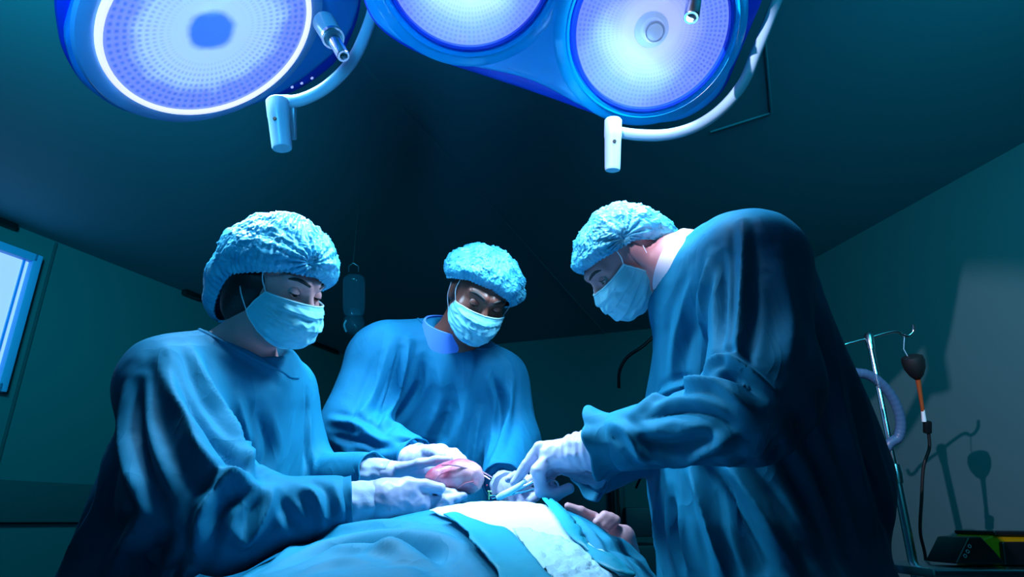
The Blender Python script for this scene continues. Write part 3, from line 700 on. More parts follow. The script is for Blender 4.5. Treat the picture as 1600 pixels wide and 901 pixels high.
    # neckline hem
    for hn in S.get('hems', []):
        bvh = BVHTree.FromPolygons([tuple(v) for v in V], [tuple(q) for q in Q.tolist()]); H = [hit(bvh, *q) for q in spline(hn, 8 * len(hn))]; H = [h for h in H if h is not None]
        H2 = [h for i, h in enumerate(H) if i == 0 or np.linalg.norm(h - H[i-1]) < .05]
        b = MB(); b.tube(spline(H2, 60), .0035, 10); b.build('neck_hem', S.get('gownmat', M['gown']), go)
    # legs: trousers and shoes
    for k, ft in enumerate(S['feet']):
        hip = T(S['hip']) * (1, 1, 0) + np.array([0, 0, .85]) + (ft - base) * .6
        b = MB(); b.tube([hip, (hip + ft) / 2 + (0, 0, .02), ft + np.array([0, 0, .10])], [.09, .075, .065], 24); b.build('trouser_leg', M['scrub'], root)
        b = MB(); tv = np.array([R[0, 1], R[1, 1], 0]); tv /= np.linalg.norm(tv); b.tube([ft + (0, 0, .045) - tv * .08, ft + (0, 0, .05), ft + (0, 0, .04) + tv * .10, ft + (0, 0, .03) + tv * .17], [.035, .045, .04, .022], 20); b.build('shoe', M['shoe'], root)
    for h in S['hands']: glove(h, root, s)
    return root
def glove(h, root, s=1.):
    prims = []
    for a, b_, ra, rb in h['palm']: prims.append((T(a), T(b_), ra, rb, .014))
    fing = [([T(q) for q in f[0]], f[1]) for f in h['fingers']]
    def fn(p):
        d = None
        for a, b_, ra, rb, k in prims:
            e = sd_cone(p, a, b_, ra, rb); d = e if d is None else smin(d, e, k)
        for pts, r in fing:
            f = None; n = len(pts) - 1
            for i in range(n):
                r0 = r * (1 - .28 * i / n); r1 = r * (1 - .28 * (i + 1) / n); e = sd_cone(p, pts[i], pts[i+1], r0, r1); f = e if f is None else smin(f, e, .004)
            d = smin(d, f, .0045)
        wr = (1 - np.abs(noise(p * 55 + 3)) * 3) * .0010 + noise(p * 120) * .0006
        return d - wr
    allp = np.array([x for a, b_, ra, rb, k in prims for x in (a, b_)] + [q for f in fing for q in f[0]])
    lo = allp.min(0) - .05; hi = allp.max(0) + .05
    V, Q = nets(fn, *[np.arange(lo[i], hi[i] + .0018, .0018) for i in range(3)]); V = smooth(V, Q, 1, .5)
    if h.get('folds'): V = folds(V, Q, h['folds'])
    g = mesh('glove', V, Q, M['glove'], root)
    c = h.get('cuff')
    if c:
        a, b_, ra, rb = T(c[0]), T(c[1]), c[2], c[3]; d = b_ - a; L = np.linalg.norm(d); NA = 72; prof = []; n = 26
        u = np.cross(d / L, [0, 0, 1.]); u /= np.linalg.norm(u); w = np.cross(d / L, u); G = np.zeros((n, NA, 3))
        for i in range(n):
            t = i / (n - 1); al = np.linspace(0, 2*np.pi, NA, endpoint=False)
            rr = ra + (rb - ra) * t + .0022 * noise(np.stack([np.cos(al) * 2.2, np.sin(al) * 2.2, np.full(NA, t * 3.5 + c[4])], 1)) * 2 + .0014 * np.cos(t * 38 + 2.5 * np.cos(al + 1)) * (t > .2) * h.get('pleat', 1)
            G[i] = a + d * t + np.outer(np.cos(al) * rr, u) + np.outer(np.sin(al) * rr, w)
        V = np.vstack([G.reshape(-1, 3), [a], [b_]]); Fc = [(i*NA+j, i*NA+(j+1)%NA, (i+1)*NA+(j+1)%NA, (i+1)*NA+j) for i in range(n-1) for j in range(NA)]
        Fc += [((j+1)%NA, j, n*NA) for j in range(NA)] + [((n-1)*NA+j, (n-1)*NA+(j+1)%NA, n*NA+1) for j in range(NA)]
        b = MB(); b.add(V, Fc); b.build('cuff', M[c[5]], root)
    return g
iris_dark = mat('iris_dark', (.03, .02, .015), .15, coat=1); iris_green = mat('iris_hazel', (.12, .12, .05), .15, coat=1)

# the woman on the left
WS = dict(scale=.89, head=(437, 446, 1.25), fwd=(.80, -.34, .45), up=(.46, .86, .10), skin=M['skin_w'], iris=iris_dark, lid=(-12, -36), gaze=(.30, -.42), brow=1.5,
    label='woman at the left in gown, cap and mask, cupping the pink organ', neck=(368, 560, 1.27), neck_r=.047, hair=True,
    skinprims=[((368, 560, 1.27), (262, 600, 1.14), .05, .045, .04), ((368, 560, 1.27), (440, 610, 1.38), .05, .045, .04), ((355, 600, 1.25), (300, 860, 1.22), .085, .10, .05),
        ((262, 600, 1.12), (315, 800, .96), .04, .036, .03), ((315, 800, .96), (585, 784, 1.02), .034, .022, .03), ((440, 620, 1.38), (485, 745, 1.33), .04, .034, .03), ((485, 745, 1.33), (600, 736, 1.22), .032, .022, .02)],
    cap=dict(tilt=8, rim=(13, 4, -22, -40, -46), A=.114, B=(.142, .150), C=.119, pinch=.82, seed=1.3, sag=.125, gather=[(18, 24, .6)]), mask=dict(seed=2.2, h=.88, zs=(-.008, -.062)),
    collars=[((378, 590, 1.27), (398, 550, 1.27), .058, .056, 'collar', 'scrub_collar')],
    neckhole=((392, 520, 1.27), .078), hip=(300, 880, 1.2), feet=np.array([[-.62, 1.25, 0], [-.50, 1.42, 0]]), seed=11.,
    gown=[((350, 625, 1.25), (300, 900, 1.20), .125, .165, .05, CV((.55, 0, -.83)), 1.35), ((300, 900, 1.20), (-.66, 1.15, .45), .165, .24, .05),
        ((385, 590, 1.29), (262, 592, 1.14), .075, .070, .06), ((385, 590, 1.29), (440, 610, 1.38), .075, .06, .06),
        ((262, 602, 1.10), (300, 770, .99), .070, .090, .05), ((300, 770, .99), (352, 812, .955), .085, .072, .05), ((352, 812, .955), (543, 789, 1.0), .062, .043, .04, None, 1., True),
        ((440, 620, 1.38), (488, 745, 1.33), .062, .050, .04), ((488, 745, 1.33), (580, 738, 1.23), .046, .038, .03, None, 1., True)],
    folds=[([(262, 545), (282, 640), (330, 730), (420, 770)], .016, .016), ([(262, 560), (300, 640), (340, 690), (392, 748)], .010, -.012),
        ([(300, 545), (330, 620), (372, 690), (388, 745)], .013, .014), ([(200, 590), (196, 660), (205, 740), (240, 820)], .014, .012), ([(215, 600), (220, 700), (255, 800)], .010, -.010),
        ([(305, 870), (318, 800), (350, 755), (388, 748)], .012, .015), ([(330, 860), (345, 800), (380, 762)], .010, -.010), ([(365, 830), (385, 845), (415, 800), (425, 765)], .010, .013),
        ([(470, 760), (495, 780), (512, 830)], .010, .011), ([(440, 775), (455, 810), (470, 830)], .009, -.009), ([(520, 755), (530, 790), (530, 820)], .008, .007),
        ([(400, 640), (420, 700), (400, 750)], .014, -.010), ([(370, 620), (385, 690), (392, 740)], .010, .010), ([(325, 525), (400, 560), (450, 600)], .010, .006),
        ([(480, 610), (478, 690), (480, 745)], .008, -.010), ([(170, 700), (160, 790), (100, 880)], .018, .015), ([(230, 800), (200, 850), (160, 901)], .015, .018), ([(260, 830), (240, 870), (220, 901)], .013, -.014), ([(300, 880), (290, 901), (285, 915)], .012, .014)],
    hems=[[(312, 515), (350, 535), (400, 562), (440, 580), (452, 588), (466, 590)]],
    hands=[dict(palm=[((594, 776, 1.02), (650, 766, 1.06), .024, .018), ((596, 782, 1.015), (654, 780, 1.05), .026, .020), ((596, 792, 1.015), (652, 794, 1.045), .025, .018), ((598, 796, 1.02), (642, 804, 1.045), .022, .0155), ((604, 768, 1.02), (640, 762, 1.035), .018, .013)],
            fingers=[([(652, 768, 1.06), (688, 768, 1.078), (708, 771, 1.09), (722, 771, 1.11)], .0090), ([(654, 782, 1.05), (690, 782, 1.065), (710, 779, 1.08), (724, 774, 1.09)], .0092), ([(650, 794, 1.045), (680, 794, 1.055), (700, 788, 1.07), (714, 783, 1.085)], .0088), ([(642, 802, 1.045), (665, 803, 1.05), (684, 799, 1.06), (699, 793, 1.07)], .0082),
                ([(604, 770, 1.02), (636, 756, 1.035), (664, 758, 1.05), (688, 763, 1.062)], .0118)], cuff=((538, 789, 1.0), (602, 781, 1.025), .036, .031, 1.0, 'cuff'), pleat=0),
        dict(palm=[((606, 738, 1.22), (660, 732, 1.21), .019, .015), ((606, 742, 1.22), (658, 744, 1.215), .020, .016), ((606, 746, 1.22), (652, 752, 1.22), .018, .015)],
            fingers=[([(625, 732, 1.2), (655, 724, 1.185), (682, 719, 1.18), (702, 718, 1.175)], .0100), ([(660, 732, 1.21), (694, 730, 1.22), (718, 736, 1.22), (735, 744, 1.21)], .0098), ([(658, 744, 1.215), (694, 742, 1.225), (718, 746, 1.225), (738, 752, 1.21)], .0100), ([(655, 752, 1.22), (690, 752, 1.225), (712, 756, 1.22), (730, 760, 1.205)], .0095), ([(650, 757, 1.22), (680, 760, 1.22), (700, 764, 1.21), (714, 768, 1.20)], .0088)],
            cuff=((570, 740, 1.235), (612, 738, 1.22), .032, .024, 3.0, 'cuff'), pleat=0)])
# the man in the middle
MS = dict(scale=.90, head=(749, 463, 1.65), fwd=(.20, -.42, .88), up=(.40, .85, .32), skin=M['skin_m'], iris=iris_dark, lid=(-16, -36), gaze=(.10, -.50), brow=1.7,
    label='dark-skinned man in the middle, gown, cap and mask, head bowed, behind the patient', neck=(705, 545, 1.70), neck_r=.056,
    skinprims=[((705, 545, 1.72), (615, 565, 1.68), .055, .05, .04), ((705, 545, 1.72), (780, 590, 1.78), .055, .05, .04), ((700, 590, 1.72), (690, 800, 1.72), .09, .11, .05),
        ((600, 570, 1.68), (545, 690, 1.56), .045, .04, .03), ((545, 690, 1.56), (640, 715, 1.38), .036, .024, .03), ((785, 600, 1.78), (812, 690, 1.72), .045, .038, .03), ((812, 690, 1.72), (790, 755, 1.42), .034, .024, .02)],
    cap=dict(tilt=12, rim=(19, 10, -22, -28, -30), A=.124, B=(.122, .140), C=.106, pinch=.83, seed=7.3, sag=.015), mask=dict(seed=5.1, h=.88, zs=(-.016, -.062)),
    collars=[((694, 556, 1.72), (706, 508, 1.70), .088, .070, 'collar', 'scrub_collar')],
    neckhole=((724, 500, 1.68), .078), hip=(690, 800, 1.72), feet=np.array([[-.25, 1.80, 0], [.02, 1.82, 0]]), seed=23., gownmat=M['gown2'],
    gown=[((700, 600, 1.74), (690, 800, 1.72), .125, .15, .05, CV((1, 0, 0)), 1.35), ((690, 800, 1.72), (-.16, 1.80, .45), .17, .22, .05), ((688, 538, 1.74), (608, 552, 1.69), .072, .086, .06), ((705, 570, 1.73), (772, 590, 1.78), .085, .075, .07),
        ((590, 572, 1.68), (552, 670, 1.58), .088, .078, .05), ((552, 670, 1.58), (645, 714, 1.40), .074, .042, .04, None, 1., True), ((778, 605, 1.78), (800, 690, 1.70), .080, .072, .05), ((800, 690, 1.70), (786, 752, 1.42), .068, .046, .03, None, 1., True)],
    folds=[([(610, 530), (592, 590), (570, 640), (548, 660)], .014, .012), ([(640, 530), (625, 590), (600, 660)], .012, .014), ([(628, 545), (612, 610), (590, 665)], .008, -.012), ([(660, 560), (650, 610), (600, 680)], .012, -.012),
        ([(700, 640), (680, 690), (660, 710)], .018, -.012), ([(740, 560), (720, 660), (710, 720)], .020, .010), ([(770, 580), (785, 640), (770, 720)], .012, -.012), ([(800, 590), (790, 660), (765, 730)], .012, .012),
        ([(515, 655), (560, 665), (595, 690)], .010, .012), ([(520, 680), (560, 690), (610, 700)], .009, -.010), ([(530, 700), (570, 715), (600, 720)], .010, .010), ([(620, 680), (645, 690), (655, 710)], .008, .008), ([(680, 560), (690, 620), (670, 680)], .016, .008), ([(750, 640), (742, 690), (738, 740)], .010, .009), ([(690, 690), (682, 715), (680, 735)], .010, .009)],
    hems=[[(646, 492), (680, 520), (715, 540), (760, 545), (785, 535)]],
    hands=[dict(palm=[((642, 714, 1.38), (690, 706, 1.335), .022, .017), ((642, 716, 1.37), (682, 712, 1.33), .022, .017), ((640, 718, 1.37), (672, 720, 1.33), .020, .016)],
            fingers=[([(690, 706, 1.335), (710, 708, 1.30), (722, 718, 1.27), (728, 728, 1.25)], .0108), ([(682, 711, 1.33), (702, 714, 1.29), (714, 726, 1.26), (720, 736, 1.245)], .0108), ([(674, 716, 1.33), (692, 722, 1.29), (702, 732, 1.27), (708, 742, 1.25)], .0102), ([(665, 720, 1.34), (680, 726, 1.30), (690, 736, 1.28), (696, 745, 1.265)], .0095), ([(655, 710, 1.37), (668, 704, 1.33), (680, 706, 1.30), (690, 712, 1.28)], .0118)],
            cuff=((625, 714, 1.42), (660, 712, 1.365), .031, .026, 5.0, 'cuff'), pleat=0),
        dict(palm=[((792, 758, 1.41), (812, 758, 1.34), .022, .017), ((792, 764, 1.41), (812, 770, 1.34), .022, .018), ((790, 768, 1.41), (808, 780, 1.35), .020, .016)],
            fingers=[([(812, 756, 1.34), (806, 748, 1.30), (800, 746, 1.27), (794, 748, 1.25)], .0100), ([(814, 766, 1.34), (830, 770, 1.30), (836, 776, 1.275), (828, 782, 1.26)], .0108), ([(812, 774, 1.34), (826, 780, 1.30), (828, 788, 1.28), (818, 790, 1.265)], .0105), ([(806, 780, 1.35), (814, 788, 1.32), (812, 794, 1.29), (804, 794, 1.275)], .0095), ([(800, 752, 1.38), (806, 744, 1.34), (816, 744, 1.31), (826, 750, 1.285)], .0115)],
            cuff=((787, 750, 1.46), (791, 760, 1.395), .040, .031, 6.0, 'cuff'), pleat=0)])
# the man on the right
RS = dict(scale=.89, head=(973, 405, 1.38), fwd=(-.64, -.72, .16), up=(-.73, .66, .12), skin=M['skin_r'], iris=iris_green, lid=(22, -26), gaze=(-.30, -.05), brow=1.4,
    label='man at the right bending forward in side view, teal gown, holding a steel instrument', neck=(1075, 415, 1.33), neck_r=.055,
    skinprims=[((1075, 415, 1.33), (1160, 420, 1.20), .055, .05, .05), ((1075, 415, 1.33), (1110, 450, 1.48), .055, .05, .04), ((1110, 480, 1.34), (1240, 850, 1.30), .095, .11, .05),
        ((1170, 440, 1.18), (1205, 640, .98), .045, .04, .03), ((1205, 640, .98), (940, 702, 1.08), .036, .024, .03), ((1090, 480, 1.46), (1040, 690, 1.34), .042, .036, .03), ((1040, 690, 1.34), (935, 737, 1.215), .034, .018, .02)],
    cap=dict(tilt=-15, rim=(18, 8, -16, -52, -58), A=.102, B=(.134, .104), C=.088, pinch=.84, seed=4.1, sag=.062, sagy=.8, gather=[(-85, 12, .6)]), mask=dict(seed=8.4, h=.94, zs=(.008, -.060), dy=-.010),
    collars=[((1100, 430, 1.31), (1050, 410, 1.35), .086, .070, 'collar_white', 'undershirt_collar')],
    neckhole=((1045, 410, 1.36), .082), hip=(1250, 860, 1.3), feet=np.array([[.52, 1.35, 0], [.62, 1.55, 0]]), seed=37.,
    flare={7: .014, 9: .008}, gown=[((1120, 500, 1.34), (1165, 760, 1.32), .130, .178, .05, CV((.25, 0, -.97)), 1.25), ((1165, 760, 1.32), (.60, 1.42, .40), .188, .33, .06), ((1170, 420, 1.28), (1262, 740, 1.34), .11, .160, .08),
        ((1105, 440, 1.32), (1172, 408, 1.20), .085, .085, .07), ((1100, 450, 1.34), (1090, 480, 1.46), .080, .07, .07),
        ((1178, 425, 1.17), (1195, 600, 1.02), .092, .078, .05), ((1195, 600, 1.02), (1160, 650, .99), .078, .070, .05), ((1160, 650, .99), (958, 692, 1.075), .062, .048, .04, None, 1., True),
        ((1090, 490, 1.46), (1040, 690, 1.36), .068, .058, .04), ((1040, 690, 1.36), (930, 738, 1.22), .052, .040, .03, None, 1., True)],
    folds=[([(1160, 345), (1163, 430), (1160, 510), (1150, 572)], .010, .018), ([(1110, 400), (1100, 470), (1105, 540)], .012, .012), ([(1130, 400), (1128, 480), (1125, 550)], .010, -.013), ([(1085, 430), (1060, 520), (1050, 600)], .016, .010),
        ([(1215, 400), (1235, 500), (1230, 580)], .016, .008), ([(1100, 575), (1135, 560), (1180, 590), (1215, 620)], .009, .014), ([(1110, 590), (1150, 585), (1190, 620)], .008, -.013), ([(1060, 605), (1120, 600), (1180, 650)], .010, .014),
        ([(1000, 655), (1060, 640), (1120, 655), (1170, 690)], .012, -.014), ([(990, 640), (1050, 610), (1100, 600)], .010, .010), ([(975, 700), (1050, 720), (1110, 700), (1150, 680)], .012, .012), ([(955, 660), (985, 680), (1010, 725)], .010, .012), ([(1000, 690), (1060, 695), (1110, 680)], .010, -.012),
        ([(1078, 725), (1105, 800), (1135, 905)], .014, .018), ([(1100, 720), (1150, 800), (1200, 905)], .018, -.022), ([(1130, 710), (1190, 800), (1250, 905)], .016, .020), ([(1215, 690), (1265, 790), (1320, 905)], .018, -.016), ([(1030, 760), (1030, 830), (1040, 901)], .012, .012), ([(1050, 770), (1055, 840), (1070, 901)], .012, -.013),
        ([(1290, 480), (1310, 640), (1370, 850)], .022, .014), ([(1330, 600), (1370, 750), (1400, 880)], .018, -.014), ([(1240, 640), (1290, 760), (1340, 901)], .02, -.016)],
    hands=[dict(palm=[((905, 705, 1.105), (862, 703, 1.125), .024, .017), ((905, 710, 1.105), (858, 715, 1.12), .025, .018), ((900, 716, 1.12), (862, 724, 1.15), .022, .016), ((905, 705, 1.105), (930, 700, 1.095), .026, .028)],
            fingers=[([(866, 700, 1.13), (843, 699, 1.13), (824, 725, 1.13), (805, 753, 1.13)], .0118), ([(860, 712, 1.115), (841, 735, 1.10), (846, 766, 1.10), (868, 773, 1.10), (889, 763, 1.105)], .0125), ([(866, 722, 1.14), (850, 742, 1.14), (852, 764, 1.14), (872, 768, 1.14)], .0105), ([(872, 728, 1.16), (858, 745, 1.165), (860, 762, 1.165), (876, 766, 1.16)], .0095),
                ([(880, 722, 1.16), (856, 734, 1.17), (836, 746, 1.165), (820, 756, 1.15)], .0118)], cuff=((962, 696, 1.072), (888, 708, 1.108), .042, .029, 2.0, 'glove'), pleat=1),
        dict(palm=[((905, 728, 1.2), (880, 706, 1.2), .018, .015), ((905, 724, 1.2), (876, 716, 1.2), .018, .015), ((905, 732, 1.2), (880, 728, 1.2), .018, .015)],
            fingers=[([(880, 704, 1.2), (860, 698, 1.19), (846, 704, 1.18), (836, 716, 1.18)], .0100), ([(876, 714, 1.2), (854, 712, 1.2), (840, 724, 1.19), (834, 738, 1.18)], .0100), ([(878, 724, 1.2), (856, 726, 1.21), (844, 738, 1.2), (838, 748, 1.19)], .0095), ([(882, 732, 1.21), (862, 738, 1.22), (850, 748, 1.21), (842, 756, 1.2)], .009), ([(890, 715, 1.19), (870, 712, 1.175), (856, 722, 1.165), (846, 732, 1.165)], .0110)],
            cuff=((938, 736, 1.215), (900, 729, 1.2), .032, .024, 7.0, 'glove'), pleat=0)])
for S_ in (WS, MS, RS): person(S_)

# ------------------------------------------------------------------ the patient, table and drapes
KX = np.array([-.60, -.52, -.443, -.368, -.276, -.184, -.092, 0, .069, .115, .184, .242, .30, .36, .60])
KZ = np.array([.58, .72, .955, 1.0115, 1.049, 1.0687, 1.085, 1.083, 1.077, 1.066, 1.023, .975, .86, .62, .50])
KX2 = np.linspace(-.6, .6, 241); KZ2 = np.interp(KX2, KX, KZ)
for _ in range(30): KZ2 = np.concatenate([KZ2[:1], (KZ2[:-2] + 2*KZ2[1:-1] + KZ2[2:]) / 4, KZ2[-1:]])
def mound(x, y):
    z = np.interp(x, KX2, KZ2); n = np.clip((1.17 - y) / .6, 0, 2); f_ = np.clip((y - 1.20) / .22, 0, 1.3)
    return z - .10 * n ** 1.3 - .16 * f_ ** 1.6 - np.clip(x - .14, 0, 1) * n * 1.6
YY = np.arange(-.30, 1.47, .005); XX = np.arange(-.46, .42, .005); GX, GY = np.meshgrid(XX, YY, indexing='ij')
GZ = mound(GX, GY); qn = np.stack([GX.ravel() * 5, GY.ravel() * 3, GX.ravel() * 0], 1)
GZ = GZ + (noise(qn) * .008 + noise(qn * 2.3 + 4) * .002).reshape(GX.shape) * np.clip((GZ - .6) / .3, 0, 1)
DV = np.stack([GX, GY, GZ], 2).reshape(-1, 3); nyy = len(YY)
ii, jj = np.meshgrid(np.arange(len(XX) - 1), np.arange(nyy - 1), indexing='ij'); a_ = (ii * nyy + jj).ravel()
DQ = np.stack([a_, a_ + nyy, a_ + nyy + 1, a_ + 1], 1)
DF = [([(425, 885), (480, 842), (560, 826), (620, 821), (668, 824)], .013, .014), ([(455, 880), (520, 853), (590, 846), (650, 850), (690, 868), (720, 900)], .015, -.034), ([(560, 870), (640, 858), (700, 872), (745, 905)], .014, .014),
      ([(470, 895), (530, 878), (600, 880)], .010, .008), ([(590, 880), (650, 880), (690, 905)], .010, -.009),
      ([(900, 806), (930, 850), (950, 905)], .009, .010), ([(880, 800), (915, 850), (930, 905)], .007, -.008), ([(940, 850), (980, 862), (1005, 870)], .008, -.010), ([(960, 842), (990, 855), (1010, 885)], .008, .010), ([(985, 880), (1000, 895), (1010, 915)], .007, .009)]
DV = smooth(folds(DV, DQ, DF), DQ, 4, .5)
drape = mesh('surgical_drape', DV, DQ, M['drape']); tag(drape, 'large teal surgical drape folded over the patient on the table', 'drape')
md = drape.modifiers.new('thickness', 'SOLIDIFY'); md.thickness = .002; md.offset = -1
dbv = BVHTree.FromPolygons([tuple(v) for v in DV], [tuple(q) for q in DQ.tolist()])
from mathutils.geometry import delaunay_2d_cdt
def sheet(name, px, off, mt, label, cat, crumple=.002, cf=30., step=5, parent=None):
    o2 = spline(list(px) + [px[0]], len(px) * 10)[:-1]; k = len(o2); vs = [Vector((float(x), float(y))) for x, y in o2]
    x0, y0 = o2.min(0); x1, y1 = o2.max(0)
    for x in np.arange(x0, x1, step):
        for y in np.arange(y0, y1, step):
            ins = False; j = k - 1
            for i in range(k):
                if (o2[i][1] > y) != (o2[j][1] > y) and x < (o2[j][0] - o2[i][0]) * (y - o2[i][1]) / (o2[j][1] - o2[i][1]) + o2[i][0]: ins = not ins
                j = i
            if ins and np.min(np.hypot(o2[:, 0] - x, o2[:, 1] - y)) > step * .6: vs.append(Vector((float(x), float(y))))
    r = delaunay_2d_cdt(vs, [], [list(range(k))], 1, 1e-4); V = []; ok = []
    for v in r[0]:
        d_ = Vector(ray(v.x, v.y)).normalized(); h = dbv.ray_cast(O3, d_)
        if h[0] is None: V.append(None); continue
        n_ = h[1] if h[1].z > 0 else -h[1]; q = np.array(h[0]); c_ = float(noise([[q[0]*cf, q[1]*cf, 1.]])[0]) ; c2 = float(noise([[q[0]*cf*2.3, q[1]*cf*2.3, 5.]])[0])
        V.append(q + np.array(n_) * (off + (abs(c_) + abs(c2) * .5) * crumple))
    keep = [i for i, v in enumerate(V) if v is not None]; mp = {i: n for n, i in enumerate(keep)}; V = [V[i] for i in keep]
    Fc = []
    for f_ in r[2]:
        if all(i in mp for i in f_):
            q = [V[mp[i]] for i in f_]
            if max(np.linalg.norm(q[i] - q[i-1]) for i in range(len(q))) < .12: Fc.append([mp[i] for i in f_])
    o = mesh(name, V, Fc, mt, parent); md = o.modifiers.new('thickness', 'SOLIDIFY'); md.thickness = .002; md.offset = -1
    if parent is None: tag(o, label, cat)
    return o
sheet('white_towel', [(672, 803), (700, 796), (730, 792), (790, 789), (845, 793), (862, 802), (880, 815), (905, 850), (960, 905), (1000, 945), (900, 950), (850, 915), (812, 862), (770, 850), (745, 842), (718, 822), (692, 812)], .0035, M['drape_white'], 'white towel crumpled over the top of the teal patient drape', 'towel', .005, 22)
sheet('absorbent_pad', [(800, 838), (828, 842), (862, 852), (885, 862), (925, 890), (955, 925), (940, 955), (880, 940), (848, 905), (822, 872)], .008, M['pad'], 'pale ruffled absorbent pad on the white towel near the picture bottom', 'pad', .010, 55)
sheet('drape_flap', [(694, 818), (712, 815), (735, 824), (765, 836), (792, 842), (815, 866), (850, 912), (878, 950), (800, 950), (772, 905), (742, 868), (718, 835)], .010, M['drape_cyan'], 'bright cyan drape flap running diagonally below the white towel', 'drape', .003, 16)
sheet('drape_strip', [(846, 790), (860, 791), (878, 810), (900, 838), (935, 872), (985, 915), (960, 915), (915, 880), (885, 848), (866, 818)], .011, M['drape_cyan'], 'narrow cyan drape strip along the right edge of the white towel', 'drape', .002, 20)
sheet('drape_lining', [(872, 810), (885, 812), (905, 832), (930, 862), (962, 890), (990, 920), (972, 918), (930, 880), (900, 845)], .007, M['drape_white'], 'white lining strip showing between the two teal drapes on the right', 'drape', .001, 20)
# operating table under the drape
tb = empty('operating_table', (-.05, .7, 0), 'operating table beneath the draped patient', 'table')
b = MB(); b.box((-.05, .60, .72), (.50, 1.66, .05), bev=.02); b.build('tabletop', M['dark'], tb)
b = MB(); b.box((-.05, .60, .765), (.48, 1.62, .04), bev=.012); b.build('mattress', M['black'], tb)
b = MB(); b.box((-.05, .7, .40), (.22, .30, .62), bev=.02); b.build('column', M['steel'], tb)
b = MB(); b.box((-.05, .7, .05), (.40, .90, .10), bev=.02); b.build('base', M['dark'], tb)
# patient: torso under the drape, one arm with a curled hand beyond it
pat = empty('person', (-.04, 1.2, .86), 'patient lying under the teal drape, only a curled hand showing at right', 'person')
pp = [(np.array([-.06, .20, .80]), np.array([-.06, 1.15, .93]), .045, .075), (np.array([-.06, 1.15, .93]), np.array([-.05, 1.28, .90]), .06, .045), (np.array([-.05, 1.34, .89]), np.array([-.05, 1.37, .89]), .07, .065)]
pp2 = [(T(a), T(c), ra, rb) for a, c, ra, rb in [((975, 838, 1.34), (925, 812, 1.36), .017, .018), ((925, 812, 1.36), (905, 803, 1.36), .016, .012), ((905, 803, 1.355), (888, 795, 1.35), .0088, .0078), ((930, 806, 1.35), (908, 797, 1.34), .0085, .008), ((908, 797, 1.34), (887, 790, 1.34), .0082, .0075),
    ((938, 812, 1.34), (945, 805, 1.33), .010, .009), ((945, 805, 1.33), (932, 815, 1.32), .009, .008), ((955, 820, 1.34), (962, 812, 1.33), .010, .009), ((962, 812, 1.33), (948, 826, 1.32), .009, .008), ((948, 816, 1.34), (954, 808, 1.33), .0095, .009), ((954, 808, 1.33), (942, 820, 1.32), .009, .0085)]]
el = T((985, 900, 1.34)); sh = np.array([.08, 1.22, .93])
def pf(p):
    d = sd_cone(p, *pp[0], side=np.array([1., 0, 0]), ratio=2.4)
    for q in pp[1:]: d = smin(d, sd_cone(p, *q), .04)
    d = smin(d, sd_cone(p, sh, el, .04, .032), .03); d = smin(d, sd_cone(p, el, pp2[0][0], .032, .024), .02)
    for q in pp2: d = smin(d, sd_cone(p, *q), .006)
    return d
cH = T((925, 810, 1.35)); V, Q = nets(pf, axis_pts(-.35, .42, .012, (cH[0]-.07, cH[0]+.08), .0025), axis_pts(.1, 1.5, .012, (cH[1]-.08, cH[1]+.08), .0025), axis_pts(.72, 1.12, .012, (cH[2]-.07, cH[2]+.05), .0025))
mesh('body', smooth(V, Q, 1), Q, M['skin_p'], pat)

# ------------------------------------------------------------------ the organ and the instruments
og = empty('donor_organ', P(712, 752, 1.13), 'glossy pink and white organ cupped in gloved hands', 'organ')
oc = P(712, 744, 1.125); RO = np.stack([RC, -TC, UC], 1)
def of(p):
    q = (p - oc) @ RO; d = sd_ell(q, np.array([.012, 0, .002]), np.array([.036, .030, .027])); d = smin(d, sd_ell(q, np.array([-.020, 0, -.001]), np.array([.033, .028, .019])), .02)
    d = smin(d, sd_ell(q, np.array([.026, -.004, -.008]), np.array([.020, .022, .018])), .01)
    return d - (1 - np.abs(noise(p * 42)) * 3) * .0018 - noise(p * 90) * .0010
V, Q = nets(of, *[np.arange(oc[i] - .07, oc[i] + .07, .0018) for i in range(3)]); mesh('tissue', smooth(V, Q, 1), Q, M['organ'], og)
for (x0, y0, d0), (x1, y1, d1), r_ in (((730, 731, 1.105), (690, 726, 1.10), .0016), ((740, 752, 1.095), (715, 762, 1.095), .0012), ((700, 736, 1.095), (680, 748, 1.095), .0012)):
    b = MB(); b.tube(spline([P(x0, y0, d0), P((x0+x1)/2, (y0+y1)/2 - 2, (d0+d1)/2 - .002), P(x1, y1, d1)], 12), r_, 8); b.build('surface_vessel', M['organ'], og)
def tweezer():
    t = empty('tissue_forceps', P(762, 744, 1.14), 'small steel forceps tips poking out behind the pink organ', 'forceps')
    for (a, c) in (((738, 733, 1.165), (766, 749, 1.13)), ((738, 728, 1.165), (770, 746, 1.13))):
        b = MB(); b.tube([P(*a), P((a[0]+c[0])/2, (a[1]+c[1])/2 - .5, 1.148), P(*c)], [.0022, .0018, .0013], 10, flat=.6); b.build('prong', M['chrome'], t)
    return t
tweezer()
nh = empty('needle_holder', P(800, 764, 1.14), 'long steel needle holder in the right man’s hand'.replace('’', ''), 'surgical instrument')
nh['label'] = 'long steel needle holder in the gloved hand of the man at right'
